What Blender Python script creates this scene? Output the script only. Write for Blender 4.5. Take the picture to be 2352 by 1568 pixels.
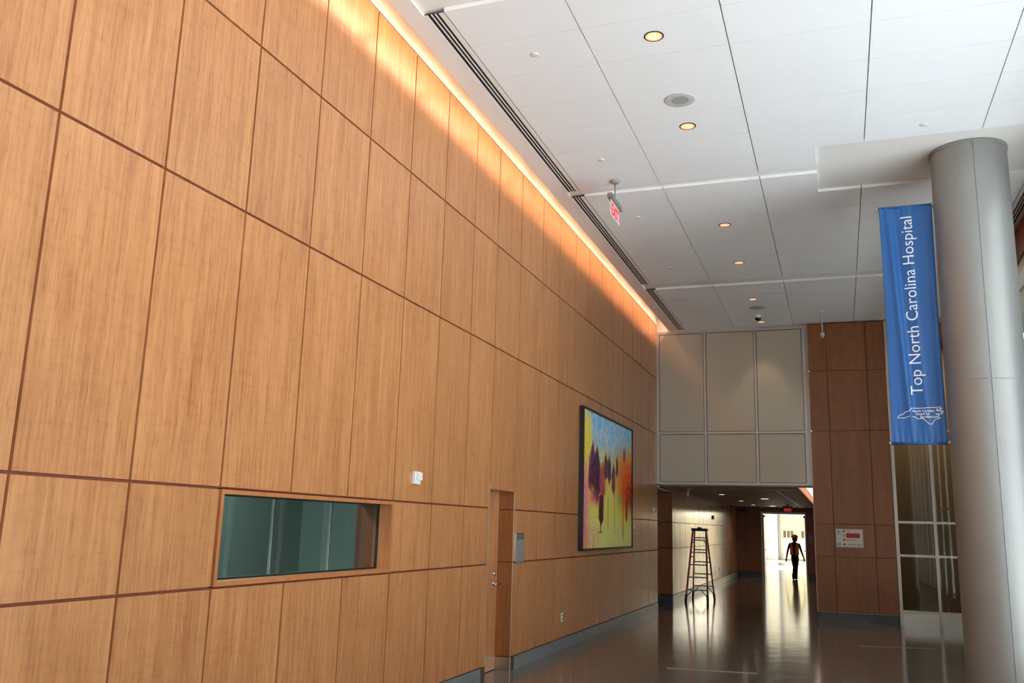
import bpy, bmesh, math, random
import numpy as np
from mathutils import Vector, Matrix

SC = bpy.context.scene
COL = SC.collection
for _o in list(bpy.data.objects):
    bpy.data.objects.remove(_o)
rnd = random.Random(7)

# ------------------------------------------------------------------ camera
cam = bpy.data.cameras.new('camera')
cam.sensor_fit = 'HORIZONTAL'; cam.sensor_width = 36.0
cam.lens = 36.0 * 2042.0 / 2352.0
cam.clip_start = 0.05; cam.clip_end = 400
cam_o = bpy.data.objects.new('camera', cam); COL.objects.link(cam_o)
_r = Vector((0.93988269, 0.34030487, 0.02851543)); _u = Vector((0.04239586, -0.1991312, 0.97905534)); _f = Vector((-0.33885562, 0.91898822, 0.20158749))
cam_o.matrix_world = Matrix(((_r.x, _u.x, -_f.x, 3.66643797), (_r.y, _u.y, -_f.y, 0.0), (_r.z, _u.z, -_f.z, 1.65485), (0, 0, 0, 1)))
SC.camera = cam_o

# ------------------------------------------------------------------ world, sun, exposure
SC.view_settings.view_transform = 'Standard'
SC.view_settings.look = 'None'
SC.view_settings.gamma = 1.0
SC.view_settings.use_curve_mapping = False
SC.view_settings.exposure = 0.1
W = bpy.data.worlds.new('sky'); SC.world = W; W.use_nodes = True
nt = W.node_tree; nt.nodes.clear()
wo = nt.nodes.new('ShaderNodeOutputWorld'); bg = nt.nodes.new('ShaderNodeBackground')
tc = nt.nodes.new('ShaderNodeTexCoord'); sx = nt.nodes.new('ShaderNodeSeparateXYZ'); cr = nt.nodes.new('ShaderNodeValToRGB')
nt.links.new(tc.outputs['Generated'], sx.inputs[0]); nt.links.new(sx.outputs['Z'], cr.inputs[0])
cr.color_ramp.elements[0].position = 0.0; cr.color_ramp.elements[0].color = (1.0, 1.0, 1.0, 1)
_e = cr.color_ramp.elements.new(0.45); _e.color = (0.80, 0.86, 0.98, 1)
cr.color_ramp.elements[-1].position = 0.9; cr.color_ramp.elements[-1].color = (0.34, 0.48, 0.75, 1)
nt.links.new(cr.outputs[0], bg.inputs[0]); nt.links.new(bg.outputs[0], wo.inputs[0])
bg.inputs[1].default_value = 3.0

SUN = bpy.data.lights.new('sun', 'SUN'); SUN.energy = 40.0; SUN.angle = math.radians(0.6); SUN.color = (1.0, 0.98, 0.95)
sun_o = bpy.data.objects.new('sun', SUN); COL.objects.link(sun_o)
sun_o.rotation_euler = Vector((0.0, -0.60, 0.80)).to_track_quat('Z', 'Y').to_euler()
sun_o.location = (0, 60, 60)

# warm strip lights lying in the cove above the soffit, all along the left wall
COVE_N = 15
for i in range(COVE_N):
    L = bpy.data.lights.new('cove_strip', 'AREA'); L.shape = 'RECTANGLE'; L.size = 1.12; L.size_y = 0.05
    L.energy = 6.0; L.color = (1.0, 0.60, 0.37); L.spread = math.radians(120)
    o = bpy.data.objects.new('cove_strip', L); COL.objects.link(o)
    o.location = (0.43, 0.6 + 0.62 + i * 1.24, 6.20)
    d = Vector((-1.0, 0.0, -1.05))           # shines at the top of the wood wall
    zax = -d.normalized(); xax = Vector((0, 1, 0)); yax = zax.cross(xax)
    o.rotation_euler = Matrix((xax, yax, zax)).transposed().to_euler()
# warm strip in the corridor slot
L = bpy.data.lights.new('slot_strip', 'AREA'); L.shape = 'RECTANGLE'; L.size = 12.0; L.size_y = 0.05
L.energy = 9.0; L.color = (1.0, 0.52, 0.24)
o = bpy.data.objects.new('slot_strip', L); COL.objects.link(o); o.location = (3.12, 26.0, 2.70)
zax = Vector((1, 0, 0.1)).normalized(); xax = Vector((0, 1, 0)); yax = zax.cross(xax)
o.rotation_euler = Matrix((xax, yax, zax)).transposed().to_euler()

# unseen lights added to brighten the office behind the internal window and the glazed vestibule
for (loc, sx_, sy_, en, co_) in (((-1.4, 5.8, 2.95), 0.6, 3.0, 110.0, (0.95, 1.0, 0.98)), ((5.4, 20.6, 5.8), 0.6, 0.6, 60.0, (1.0, 0.9, 0.75))):
    L = bpy.data.lights.new('fill_light', 'AREA'); L.shape = 'RECTANGLE'; L.size = sx_; L.size_y = sy_; L.energy = en; L.color = co_
    o = bpy.data.objects.new('fill_light', L); COL.objects.link(o); o.location = loc

# ------------------------------------------------------------------ helpers
def srgb(r, g, b):
    f = lambda c: (c / 12.92 if c <= 0.04045 else ((c + 0.055) / 1.055) ** 2.4)
    return tuple(f(v / 255.0) for v in (r, g, b))

def newmat(name):
    m = bpy.data.materials.new(name); m.use_nodes = True
    b = m.node_tree.nodes['Principled BSDF']
    return m, m.node_tree, b

def plain(name, col, rough=0.5, metal=0.0, spec=0.5, bump=0.0, bscale=60.0, coat=0.0, var=0.0):
    m, t, b = newmat(name)
    b.inputs['Roughness'].default_value = rough; b.inputs['Metallic'].default_value = metal
    b.inputs['Specular IOR Level'].default_value = spec; b.inputs['Coat Weight'].default_value = coat
    b.inputs['Base Color'].default_value = (*col, 1)
    tcn = t.nodes.new('ShaderNodeTexCoord'); n = t.nodes.new('ShaderNodeTexNoise'); n.inputs['Scale'].default_value = bscale
    t.links.new(tcn.outputs['Object'], n.inputs['Vector'])
    mx = t.nodes.new('ShaderNodeMix'); mx.data_type = 'RGBA'
    k = 1 - var
    mx.inputs[6].default_value = (col[0] * k, col[1] * k, col[2] * k, 1); mx.inputs[7].default_value = (min(1, col[0] * (1 + var)), min(1, col[1] * (1 + var)), min(1, col[2] * (1 + var)), 1)
    t.links.new(n.outputs['Fac'], mx.inputs[0]); t.links.new(mx.outputs[2], b.inputs['Base Color'])
    if bump:
        bn = t.nodes.new('ShaderNodeBump'); bn.inputs['Strength'].default_value = bump; bn.inputs['Distance'].default_value = 0.002
        t.links.new(n.outputs['Fac'], bn.inputs['Height']); t.links.new(bn.outputs[0], b.inputs['Normal'])
    return m

def emis(name, col, s):
    m, t, b = newmat(name)
    b.inputs['Base Color'].default_value = (*col, 1)
    b.inputs['Emission Color'].default_value = (*col, 1); b.inputs['Emission Strength'].default_value = s
    return m

def wood(name, base, dark, rough=0.34, spec=0.5, bmp=0.05):
    """figured veneer: long vertical grain streaks, short darker flecks and faint cross figure"""
    m, t, b = newmat(name)
    N = t.nodes.new; Lk = t.links.new
    tcn = N('ShaderNodeTexCoord'); oi = N('ShaderNodeObjectInfo')
    off = N('ShaderNodeVectorMath'); off.operation = 'MULTIPLY_ADD'
    comb = N('ShaderNodeCombineXYZ')
    for k in range(3): Lk(oi.outputs['Random'], comb.inputs[k])
    off.inputs[1].default_value = (13.0, 37.0, 71.0)
    Lk(comb.outputs[0], off.inputs[0]); Lk(tcn.outputs['Object'], off.inputs[2])
    def noise(sc, det, rgh, dist=0.0):
        mp = N('ShaderNodeMapping'); mp.inputs['Scale'].default_value = sc
        n = N('ShaderNodeTexNoise'); n.inputs['Scale'].default_value = 1.0; n.inputs['Detail'].default_value = det
        n.inputs['Roughness'].default_value = rgh; n.inputs['Distortion'].default_value = dist
        Lk(off.outputs[0], mp.inputs[0]); Lk(mp.outputs[0], n.inputs['Vector']); return n
    streak = noise((42, 42, 1.9), 4, 0.6)
    fleck = noise((80, 80, 8.0), 2, 0.5)
    wide = noise((9, 9, 0.8), 3, 0.55)
    cross = noise((7, 7, 26.0), 2, 0.5, 0.6)
    def rng(n, a, c, lo, hi):
        r = N('ShaderNodeMapRange'); r.inputs['From Min'].default_value = a; r.inputs['From Max'].default_value = c
        r.inputs['To Min'].default_value = lo; r.inputs['To Max'].default_value = hi
        Lk(n.outputs['Fac'], r.inputs['Value']); return r
    s1 = rng(streak, 0.35, 0.7, 0.0, 0.62); s2 = rng(fleck, 0.58, 0.72, 0.0, 0.42); s3 = rng(wide, 0.35, 0.7, 0.0, 0.34); s4 = rng(cross, 0.5, 0.75, 0.0, 0.18)
    def add(a, c):
        q = N('ShaderNodeMath'); q.operation = 'ADD'; Lk(a, q.inputs[0]); Lk(c, q.inputs[1]); return q.outputs[0]
    tot = add(add(s1.outputs[0], s2.outputs[0]), add(s3.outputs[0], s4.outputs[0]))
    mx = N('ShaderNodeMix'); mx.data_type = 'RGBA'; mx.inputs[6].default_value = (*base, 1); mx.inputs[7].default_value = (*dark, 1)
    q = N('ShaderNodeMath'); q.operation = 'MULTIPLY'; q.inputs[1].default_value = 0.74; q.use_clamp = True
    Lk(tot, q.inputs[0]); Lk(q.outputs[0], mx.inputs[0])
    # small tone shift from panel to panel
    hs = N('ShaderNodeHueSaturation'); r = N('ShaderNodeMapRange'); r.inputs['To Min'].default_value = 0.95; r.inputs['To Max'].default_value = 1.05
    Lk(oi.outputs['Random'], r.inputs['Value']); Lk(r.outputs[0], hs.inputs['Value']); Lk(mx.outputs[2], hs.inputs['Color'])
    Lk(hs.outputs[0], b.inputs['Base Color'])
    b.inputs['Roughness'].default_value = rough; b.inputs['Specular IOR Level'].default_value = spec
    bn = N('ShaderNodeBump'); bn.inputs['Strength'].default_value = bmp; bn.inputs['Distance'].default_value = 0.001
    Lk(streak.outputs['Fac'], bn.inputs['Height']); Lk(bn.outputs[0], b.inputs['Normal'])
    return m

def speckle(name, c0, c1, c2, rough, scale, bump=0.0, wob=0.0, spec=0.5, ior=1.5):
    m, t, b = newmat(name); N = t.nodes.new; Lk = t.links.new
    tcn = N('ShaderNodeTexCoord')
    v = N('ShaderNodeTexVoronoi'); v.inputs['Scale'].default_value = scale; Lk(tcn.outputs['Object'], v.inputs['Vector'])
    ramp = N('ShaderNodeValToRGB'); e = ramp.color_ramp.elements
    e[0].position = 0.0; e[0].color = (*c0, 1); e[1].position = 1.0; e[1].color = (*c2, 1)
    k = e.new(0.55); k.color = (*c1, 1)
    sp = N('ShaderNodeSeparateXYZ'); Lk(v.outputs['Color'], sp.inputs[0]); Lk(sp.outputs[0], ramp.inputs[0])
    n = N('ShaderNodeTexNoise'); n.inputs['Scale'].default_value = 1.3; n.inputs['Detail'].default_value = 5; Lk(tcn.outputs['Object'], n.inputs['Vector'])
    mx = N('ShaderNodeMix'); mx.data_type = 'RGBA'; mx.blend_type = 'MULTIPLY'; mx.inputs[0].default_value = 0.35
    Lk(ramp.outputs[0], mx.inputs[6]); Lk(n.outputs['Color'], mx.inputs[7])
    g = N('ShaderNodeRGBToBW'); Lk(n.outputs['Color'], g.inputs[0])
    mx.inputs[0].default_value = 0.5
    Lk(g.outputs[0], mx.inputs[7]); Lk(mx.outputs[2], b.inputs['Base Color'])
    b.inputs['Roughness'].default_value = rough; b.inputs['Specular IOR Level'].default_value = spec; b.inputs['IOR'].default_value = ior
    if wob:
        w = N('ShaderNodeTexNoise'); w.inputs['Scale'].default_value = 3.4; w.inputs['Detail'].default_value = 1
        Lk(tcn.outputs['Object'], w.inputs['Vector'])
        bn = N('ShaderNodeBump'); bn.inputs['Strength'].default_value = wob; bn.inputs['Distance'].default_value = 0.004
        Lk(w.outputs['Fac'], bn.inputs['Height']); Lk(bn.outputs[0], b.inputs['Normal'])
        rr = N('ShaderNodeMapRange'); rr.inputs['To Min'].default_value = rough * 0.8; rr.inputs['To Max'].default_value = rough * 1.5
        Lk(n.outputs['Fac'], rr.inputs['Value']); Lk(rr.outputs[0], b.inputs['Roughness'])
    return m

def glass(name, tint, refl=1.0, rough=0.0):
    """thin pane: tinted see-through plus clear surface reflection"""
    m = bpy.data.materials.new(name); m.use_nodes = True; t = m.node_tree; t.nodes.clear()
    o = t.nodes.new('ShaderNodeOutputMaterial'); tr = t.nodes.new('ShaderNodeBsdfTransparent'); gl = t.nodes.new('ShaderNodeBsdfGlossy')
    fr = t.nodes.new('ShaderNodeFresnel'); mx = t.nodes.new('ShaderNodeMixShader'); mu = t.nodes.new('ShaderNodeMath'); mu.operation = 'MULTIPLY'; mu.use_clamp = True
    ge = t.nodes.new('ShaderNodeNewGeometry'); ir = t.nodes.new('ShaderNodeMapRange'); ir.inputs['To Min'].default_value = 1.5; ir.inputs['To Max'].default_value = 1 / 1.5
    t.links.new(ge.outputs['Backfacing'], ir.inputs['Value']); t.links.new(ir.outputs[0], fr.inputs[0])
    mu.inputs[1].default_value = refl
    tr.inputs[0].default_value = (*tint, 1); gl.inputs['Roughness'].default_value = rough; gl.inputs[0].default_value = (0.95, 1, 0.98, 1)
    t.links.new(fr.outputs[0], mu.inputs[0]); t.links.new(mu.outputs[0], mx.inputs[0])
    t.links.new(tr.outputs[0], mx.inputs[1]); t.links.new(gl.outputs[0], mx.inputs[2]); t.links.new(mx.outputs[0], o.inputs[0])
    return m

BOXF = ((0, 3, 2, 1), (4, 5, 6, 7), (0, 1, 5, 4), (1, 2, 6, 5), (2, 3, 7, 6), (3, 0, 4, 7))
class MB:
    """collects boxes, beams and tubes and links them as one mesh object whose origin is `at`"""
    def __init__(s): s.v = []; s.f = []; s.sm = []; s.mi = []; s.cur = 0
    def _add(s, vs, fs, smooth=False):
        k = len(s.v); s.v += [tuple(p) for p in vs]
        for f in fs: s.f.append(tuple(i + k for i in f)); s.sm.append(smooth); s.mi.append(s.cur)
        return s
    def box(s, x0, x1, y0, y1, z0, z1):
        x0, x1 = min(x0, x1), max(x0, x1); y0, y1 = min(y0, y1), max(y0, y1); z0, z1 = min(z0, z1), max(z0, z1)
        return s._add([(x0, y0, z0), (x1, y0, z0), (x1, y1, z0), (x0, y1, z0), (x0, y0, z1), (x1, y0, z1), (x1, y1, z1), (x0, y1, z1)], BOXF)
    def beam(s, a, b, w, d, side=(1, 0, 0)):
        a = Vector(a); b = Vector(b); ax = (b - a).normalized(); sd = Vector(side); sd = (sd - ax * sd.dot(ax)).normalized(); n = ax.cross(sd)
        vs = []
        for p in (a, b):
            for (i, j) in ((-1, -1), (1, -1), (1, 1), (-1, 1)): vs.append(p + sd * (w / 2 * i) + n * (d / 2 * j))
        return s._add(vs, BOXF)
    def tube(s, pts, rads, n=12, cap=True):
        pts = [Vector(p) for p in pts]
        if not hasattr(rads, '__len__'): rads = [rads] * len(pts)
        vs = []; prev = None
        for i, p in enumerate(pts):
            if i == 0: ax = pts[1] - p
            elif i == len(pts) - 1: ax = p - pts[i - 1]
            else: ax = (pts[i + 1] - pts[i - 1])
            if ax.length < 1e-9: ax = Vector((0, 0, 1))
            ax.normalize()
            ref = prev if prev else (Vector((1, 0, 0)) if abs(ax.x) < 0.9 else Vector((0, 1, 0)))
            u = (ref - ax * ref.dot(ax)).normalized(); prev = u; w = ax.cross(u)
            for k in range(n):
                a = 2 * math.pi * k / n; vs.append(p + (u * math.cos(a) + w * math.sin(a)) * rads[i])
        fs = []
        for i in range(len(pts) - 1):
            for k in range(n):
                fs.append((i * n + k, i * n + (k + 1) % n, (i + 1) * n + (k + 1) % n, (i + 1) * n + k))
        s._add(vs, fs, True)
        if cap:
            k0 = len(s.v) - len(vs)
            s.f.append(tuple(k0 + i for i in reversed(range(n)))); s.sm.append(False); s.mi.append(s.cur)
            s.f.append(tuple(k0 + (len(pts) - 1) * n + i for i in range(n))); s.sm.append(False); s.mi.append(s.cur)
        return s
    def lathe(s, c, prof, n=32, axis='z'):
        vs = []
        for (r, h) in prof:
            for k in range(n):
                a = 2 * math.pi * k / n
                p = (r * math.cos(a), r * math.sin(a), h)
                if axis == 'x': p = (h, r * math.cos(a), r * math.sin(a))
                if axis == 'y': p = (r * math.sin(a), h, r * math.cos(a))
                vs.append((c[0] + p[0], c[1] + p[1], c[2] + p[2]))
        fs = []
        for i in range(len(prof) - 1):
            for k in range(n): fs.append((i * n + k, i * n + (k + 1) % n, (i + 1) * n + (k + 1) % n, (i + 1) * n + k))
        return s._add(vs, fs, True)
    def disc(s, c, r, n=32, axis='z'):
        vs = []
        for k in range(n):
            a = 2 * math.pi * k / n
            p = {'z': (r * math.cos(a), r * math.sin(a), 0), 'x': (0, r * math.cos(a), r * math.sin(a)), 'y': (r * math.sin(a), 0, r * math.cos(a))}[axis]
            vs.append((c[0] + p[0], c[1] + p[1], c[2] + p[2]))
        return s._add(vs, [tuple(range(n))])
    def ball(s, c, r, n=16, m=8, sc=(1, 1, 1)):
        prof = [(max(1e-4, r * math.sin(math.pi * i / m)), -r * math.cos(math.pi * i / m)) for i in range(m + 1)]
        k0 = len(s.v); s.lathe((0, 0, 0), prof, n)
        for i in range(k0, len(s.v)):
            p = s.v[i]; s.v[i] = (c[0] + p[0] * sc[0], c[1] + p[1] * sc[1], c[2] + p[2] * sc[2])
        return s
    def mat(s, i): s.cur = i; return s
    def build(s, name, mats, parent=None, at=None, label=None, bevel=0.0):
        if not isinstance(mats, (list, tuple)): mats = [mats]
        if at is None:
            a = np.array(s.v); at = tuple(((a.min(0) + a.max(0)) / 2))
        me = bpy.data.meshes.new(name)
        me.from_pydata([(p[0] - at[0], p[1] - at[1], p[2] - at[2]) for p in s.v], [], s.f)
        for m in mats: me.materials.append(m)
        me.polygons.foreach_set('use_smooth', s.sm); me.polygons.foreach_set('material_index', s.mi)
        me.update()
        if bevel:
            bm = bmesh.new(); bm.from_mesh(me)
            bmesh.ops.remove_doubles(bm, verts=bm.verts, dist=1e-5)
            bmesh.ops.bevel(bm, geom=[e for e in bm.edges if len(e.link_faces) == 2 and e.calc_face_angle(0) > 0.5], offset=bevel, segments=2, profile=0.7, affect='EDGES')
            bm.to_mesh(me); bm.free()
        o = bpy.data.objects.new(name, me); COL.objects.link(o); o.location = at
        if parent is not None: setpar(o, parent)
        if label: o['label'] = label
        return o

def wloc(o):
    v = Vector(o.location)
    while o.parent: o = o.parent; v = v + Vector(o.location)
    return v
def setpar(o, p):
    o.parent = p; o.location = Vector(o.location) - wloc(p)
def thing(name, loc, label, cat, group=None):
    o = bpy.data.objects.new(name, None); COL.objects.link(o); o.location = loc; o.empty_display_size = 0.1
    return tag(o, label, cat, group)
def tag(o, label=None, cat=None, group=None, kind=None):
    if label: o['label'] = label
    if cat: o['category'] = cat
    if group: o['group'] = group
    if kind: o['kind'] = kind
    return o
def struct(o, label=None, cat=None): return tag(o, label, cat, None, 'structure')
def sempty(name, loc, label=None, cat=None):
    o = bpy.data.objects.new(name, None); COL.objects.link(o); o.location = loc; o.empty_display_size = 0.1
    return struct(o, label, cat)
def copy_tree(o, loc=None):
    c = o.copy(); COL.objects.link(c)
    if loc is not None: c.location = loc
    for ch in list(o.children):
        d = ch.copy(); COL.objects.link(d); d.parent = c
        for g in list(ch.children):
            e = g.copy(); COL.objects.link(e); e.parent = d
    return c

def text_mesh(body, size, mat, name, M, parent=None, extrude=0.0008, align='LEFT', space=1.0, fn=None, font_off=0.0, label=None):
    cu = bpy.data.curves.new('tmp', 'FONT'); cu.body = body; cu.size = size; cu.extrude = extrude; cu.align_x = align; cu.space_character = space; cu.resolution_u = 3; cu.offset = font_off
    ob = bpy.data.objects.new('tmp', cu); COL.objects.link(ob)
    dg = bpy.context.evaluated_depsgraph_get(); me = bpy.data.meshes.new_from_object(ob.evaluated_get(dg))
    bpy.data.objects.remove(ob); bpy.data.curves.remove(cu)
    me.transform(M)
    if fn:
        bm = bmesh.new(); bm.from_mesh(me)
        bmesh.ops.subdivide_edges(bm, edges=[e for e in bm.edges if e.calc_length() > 0.03], cuts=2)
        bmesh.ops.triangulate(bm, faces=bm.faces); bm.to_mesh(me); bm.free()
        for v in me.vertices: v.co.y += fn(v.co.x, v.co.z)
    c = sum((v.co for v in me.vertices), Vector()) / max(1, len(me.vertices))
    for v in me.vertices: v.co -= c
    me.materials.clear(); me.materials.append(mat); me.name = name
    o = bpy.data.objects.new(name, me); COL.objects.link(o); o.location = c
    if parent is not None: setpar(o, parent)
    if label: o['label'] = label
    return o
def Mtext(origin, xdir, ydir):
    x = Vector(xdir); y = Vector(ydir); z = x.cross(y)
    return Matrix(((x.x, y.x, z.x, origin[0]), (x.y, y.y, z.y, origin[1]), (x.z, y.z, z.z, origin[2]), (0, 0, 0, 1)))

# ------------------------------------------------------------------ materials
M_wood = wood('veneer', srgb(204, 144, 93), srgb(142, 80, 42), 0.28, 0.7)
M_woodc = wood('veneer_corridor', srgb(206, 142, 92), srgb(146, 86, 46), 0.18, 0.6, 0.0)
M_wood2 = wood('veneer_frame', srgb(196, 128, 78), srgb(160, 92, 50), 0.4)
M_woodshade = wood('veneer_shaded', srgb(158, 98, 52), srgb(112, 64, 32), 0.30)  # same veneer, the weaker light on it painted in as a darker tone
M_back = plain('panel_backing', srgb(122, 60, 34), 0.6, var=0.1)
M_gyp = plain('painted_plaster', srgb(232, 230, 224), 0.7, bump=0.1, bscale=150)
M_tile = plain('ceiling_tile_white', srgb(240, 243, 243), 0.65, bump=0.35, bscale=220, var=0.02)
M_floor = speckle('terrazzo', srgb(92, 86, 78), srgb(122, 115, 105), srgb(160, 152, 142), 0.10, 150, wob=0.30)
M_floor2 = speckle('terrazzo_light', srgb(120, 118, 108), srgb(150, 148, 138), srgb(180, 178, 168), 0.10, 120, wob=0.1)
M_gran = speckle('granite', srgb(78, 86, 86), srgb(122, 131, 130), srgb(190, 198, 198), 0.3, 220)
M_grand = speckle('granite_dark', srgb(34, 42, 42), srgb(56, 66, 66), srgb(120, 132, 130), 0.25, 220)
M_alu = plain('anodised_aluminium', srgb(196, 194, 188), 0.38, metal=0.55, var=0.02)
M_steel = plain('brushed_steel', srgb(190, 188, 182), 0.28, metal=1.0, var=0.03)
M_chrome = plain('chrome', srgb(215, 215, 215), 0.12, metal=1.0)
M_colm = plain('painted_column', srgb(152, 153, 149), 0.42, metal=0.4, spec=0.5)
M_black = plain('black_satin', (0.012, 0.012, 0.012), 0.4)
M_rub = plain('black_gasket', (0.01, 0.01, 0.01), 0.6)
M_white = plain('white_plastic', srgb(235, 235, 232), 0.4)
M_grey = plain('grey_plastic', srgb(150, 150, 146), 0.45)
M_frost = plain('backpainted_glass', srgb(196, 190, 170), 0.06, spec=0.6, var=0.01, bscale=5)
M_clear = glass('clear_pane', (0.94, 0.955, 0.945), 1.0)
M_dark = glass('smoked_pane', (0.66, 0.62, 0.55), 1.0)
M_teal = glass('teal_pane', (0.64, 0.73, 0.71), 1.0)

# ------------------------------------------------------------------ floor, ground
g = MB(); g.box(-0.6, 6.2, -9.0, 36.0, -0.1, 0.0)
floor = struct(g.build('floor', M_floor, at=(0, 0, 0)), 'polished dark terrazzo floor of the hall and corridor')
g = MB(); g.box(-9, 14, 36.0, 62.0, -0.1, 0.0)
struct(g.build('floor_atrium', M_floor2, at=(0, 36, 0)), 'pale polished floor of the bright room past the doorway')
g = MB(); g.box(6.25, 90.0, -90.0, 30.0, -0.25, -0.05); g.box(-60, 6.25, -90, -9.1, -0.25, -0.05)
M_pave = plain('pale_paving', srgb(190, 197, 205), 0.8, bscale=2.0, var=0.06)
struct(g.build('ground', M_pave, at=(6.25, 0, 0)), 'pale sunlit paving outside the window wall')

# ------------------------------------------------------------------ left wall
T = 0.02       # panel thickness: front face at x = 0
Yj = [3.1606, 3.9322, 4.7075, 5.4873, 6.2789, 7.0602, 7.8504, 8.6483, 9.368, 10.1893, 11.0766, 11.8844, 12.6977, 13.503, 14.3201, 15.1154, 15.9423, 16.7441, 17.5281, 18.3186, 19.23]
Yj = [3.1606 - 0.775 * k for k in (6, 5, 4, 3, 2, 1)] + Yj
Yj[-1] = 19.23
ZR = [0.152, 1.2192, 1.8288, 3.6576, 4.8768, 6.096]
WY0, WY1, WZ0, WZ1 = 4.7075, 7.0602, 1.2192, 1.8288        # interior window
DY0, DY1, DZ1 = 9.368, 10.1893, 2.035                       # door niche
bk = MB()
ys = [-9.0, WY0, WY1, DY0, DY1, 19.24]
bk.box(-0.35, -T, -9.0, WY0, 0, 6.40)
bk.box(-0.35, -T, WY0, WY1, 0, WZ0); bk.box(-0.35, -T, WY0, WY1, WZ1, 6.40)
bk.box(-0.35, -T, WY1, DY0, 0, 6.40)
bk.box(-0.35, -T, DY0, DY1, DZ1 + 0.02, 6.40)
bk.box(-0.35, -T, DY1, 19.25, 0, 6.40)
wall_left = struct(bk.build('wall_left', M_back, at=(-0.02, 5, 0)), 'tall wall clad in honey coloured wood panels')
g = MB(); g.box(-T, 0.0, -9.0, 19.23, 6.102, 6.40)
g.build('upper_band', M_gyp, wall_left)
JG = 0.009
def lpanel(y0, y1, z0, z1, mat=M_wood, par=wall_left):
    b = MB(); b.box(-T, 0, y0 + JG, y1 - JG, z0 + JG, z1 - JG)
    return b.build('wood_panel', mat, par, at=(-T, (y0 + y1) / 2, z0))
for j in range(len(Yj) - 1):
    y0, y1 = Yj[j], Yj[j + 1]
    for r in range(5):
        z0, z1 = ZR[r], ZR[r + 1]
        if r == 1 and y0 > WY0 - 0.01 and y1 < WY1 + 0.01: continue
        if abs(y0 - DY0) < 0.01:
            if r < 2: continue
            if r == 2: z0 = DZ1
        lpanel(y0, y1, z0, z1)
# plain continuation behind the camera
g = MB(); g.box(-T, 0, -9.0, Yj[0] - 0.01, 0.152, 6.096); g.build('wood_panel', M_wood, wall_left)

# granite base along the wall
base_l = sempty('baseboard_left', (0, 5, 0), 'grey speckled granite base along the wood wall')
for (a, b_) in ((-9.0, 2.0), (2.0, 4.5), (4.5, 7.0), (7.0, 9.26), (10.30, 12.8), (12.8, 15.3), (15.3, 17.8), (17.8, 19.25)):
    g = MB(); g.box(-T, 0.004, a + 0.001, b_ - 0.001, 0, 0.147); g.build('base_stone', M_gran, base_l)
# steel end caps of the base at the niche
for (a, b_) in ((9.26, 9.372), (10.185, 10.30)):
    g = MB(); g.box(-T, 0.006, a, b_, 0, 0.15); g.build('base_cap', M_steel, base_l)

# ---- interior window in the left wall
w1 = sempty('window_1', (0, (WY0 + WY1) / 2, WZ0), 'wide wood framed internal window with three teal panes')
fr = MB(); fw = 0.028; x0, x1 = -0.16, 0.012; a, b_, c, d = WY0 + 0.006, WY1 - 0.006, WZ0 + 0.006, WZ1 - 0.006
fr.box(x0, x1, a, b_, d - fw, d); fr.box(x0, x1, a, b_, c, c + fw); fr.box(x0, x1, a, a + fw, c + fw, d - fw); fr.box(x0, x1, b_ - fw, b_, c + fw, d - fw)
fr.build('window_frame', M_wood2, w1, at=(-0.1, 5.8, 1.2))
gk = MB(); xg = -0.12; gy0, gy1, gz0, gz1 = a + fw, b_ - fw, c + fw, d - fw
gk.box(xg - 0.012, xg + 0.012, gy0, gy1, gz1 - 0.010, gz1); gk.box(xg - 0.012, xg + 0.012, gy0, gy1, gz0, gz0 + 0.012)
gk.box(xg - 0.012, xg + 0.012, gy0, gy0 + 0.008, gz0, gz1); gk.box(xg - 0.012, xg + 0.012, gy1 - 0.010, gy1, gz0, gz1)
gk.build('gasket', M_rub, w1)
pj_ = [gy0 + 0.006, 5.476, 6.249, gy1 - 0.008]
for k in range(3):
    g = MB(); g.box(xg - 0.004, xg + 0.004, pj_[k] + 0.004, pj_[k + 1] - 0.004, gz0 + 0.01, gz1 - 0.008); g.build('glass_pane', M_teal, w1)
for k in (1, 2):
    g = MB(); g.box(xg - 0.006, xg + 0.006, pj_[k] - 0.008, pj_[k] + 0.008, gz0 + 0.01, gz1 - 0.008); g.build('pane_joint', M_chrome, w1)
# room behind the window: dusky teal, a pale cabinet and shelf lines
M_teald = plain('teal_wall', srgb(140, 158, 154), 0.8, var=0.03)
g = MB(); g.box(-2.4, -2.3, 2.5, 9.2, 0, 3.0); g.box(-2.4, -0.35, 2.4, 2.5, 0, 3.0); g.box(-2.4, -0.35, 9.2, 9.3, 0, 3.0); g.box(-2.4, -0.35, 2.4, 9.3, 3.0, 3.1); g.box(-2.4, -0.35, 2.4, 9.3, -0.1, 0)
struct(g.build('wall_office', M_teald, at=(-1.3, 5.8, 0)), 'dim teal office room behind the internal window')

# ---- door niche
XD = -0.19
d1 = sempty('door_1', (XD, (DY0 + DY1) / 2, 0), 'flush wood door set deep in the panelled wall')
g = MB(); g.box(XD - 0.045, XD, DY0 + 0.004 - 0.12, DY1 - 0.004, 0.008, DZ1 + 0.02); g.build('door_leaf', M_wood, d1, at=(XD, 9.5, 0))
g = MB(); g.lathe((XD, 10.07, 0.975), [(0.001, 0.012), (0.028, 0.012), (0.030, 0.0)], 20, 'x')
g.tube([(XD, 10.07, 0.975), (XD + 0.075, 10.07, 0.975)], 0.012); g.tube([(XD + 0.072, 10.085, 0.975), (XD + 0.075, 10.02, 0.974), (XD + 0.070, 9.93, 0.972)], [0.014, 0.012, 0.010])
g.build('lever_handle', M_chrome, d1, bevel=0)
g = MB(); g.lathe((XD, 10.07, 1.085), [(0.001, 0.020), (0.020, 0.020), (0.026, 0.010), (0.028, 0.0)], 20, 'x'); g.build('deadbolt', M_chrome, d1)
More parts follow.
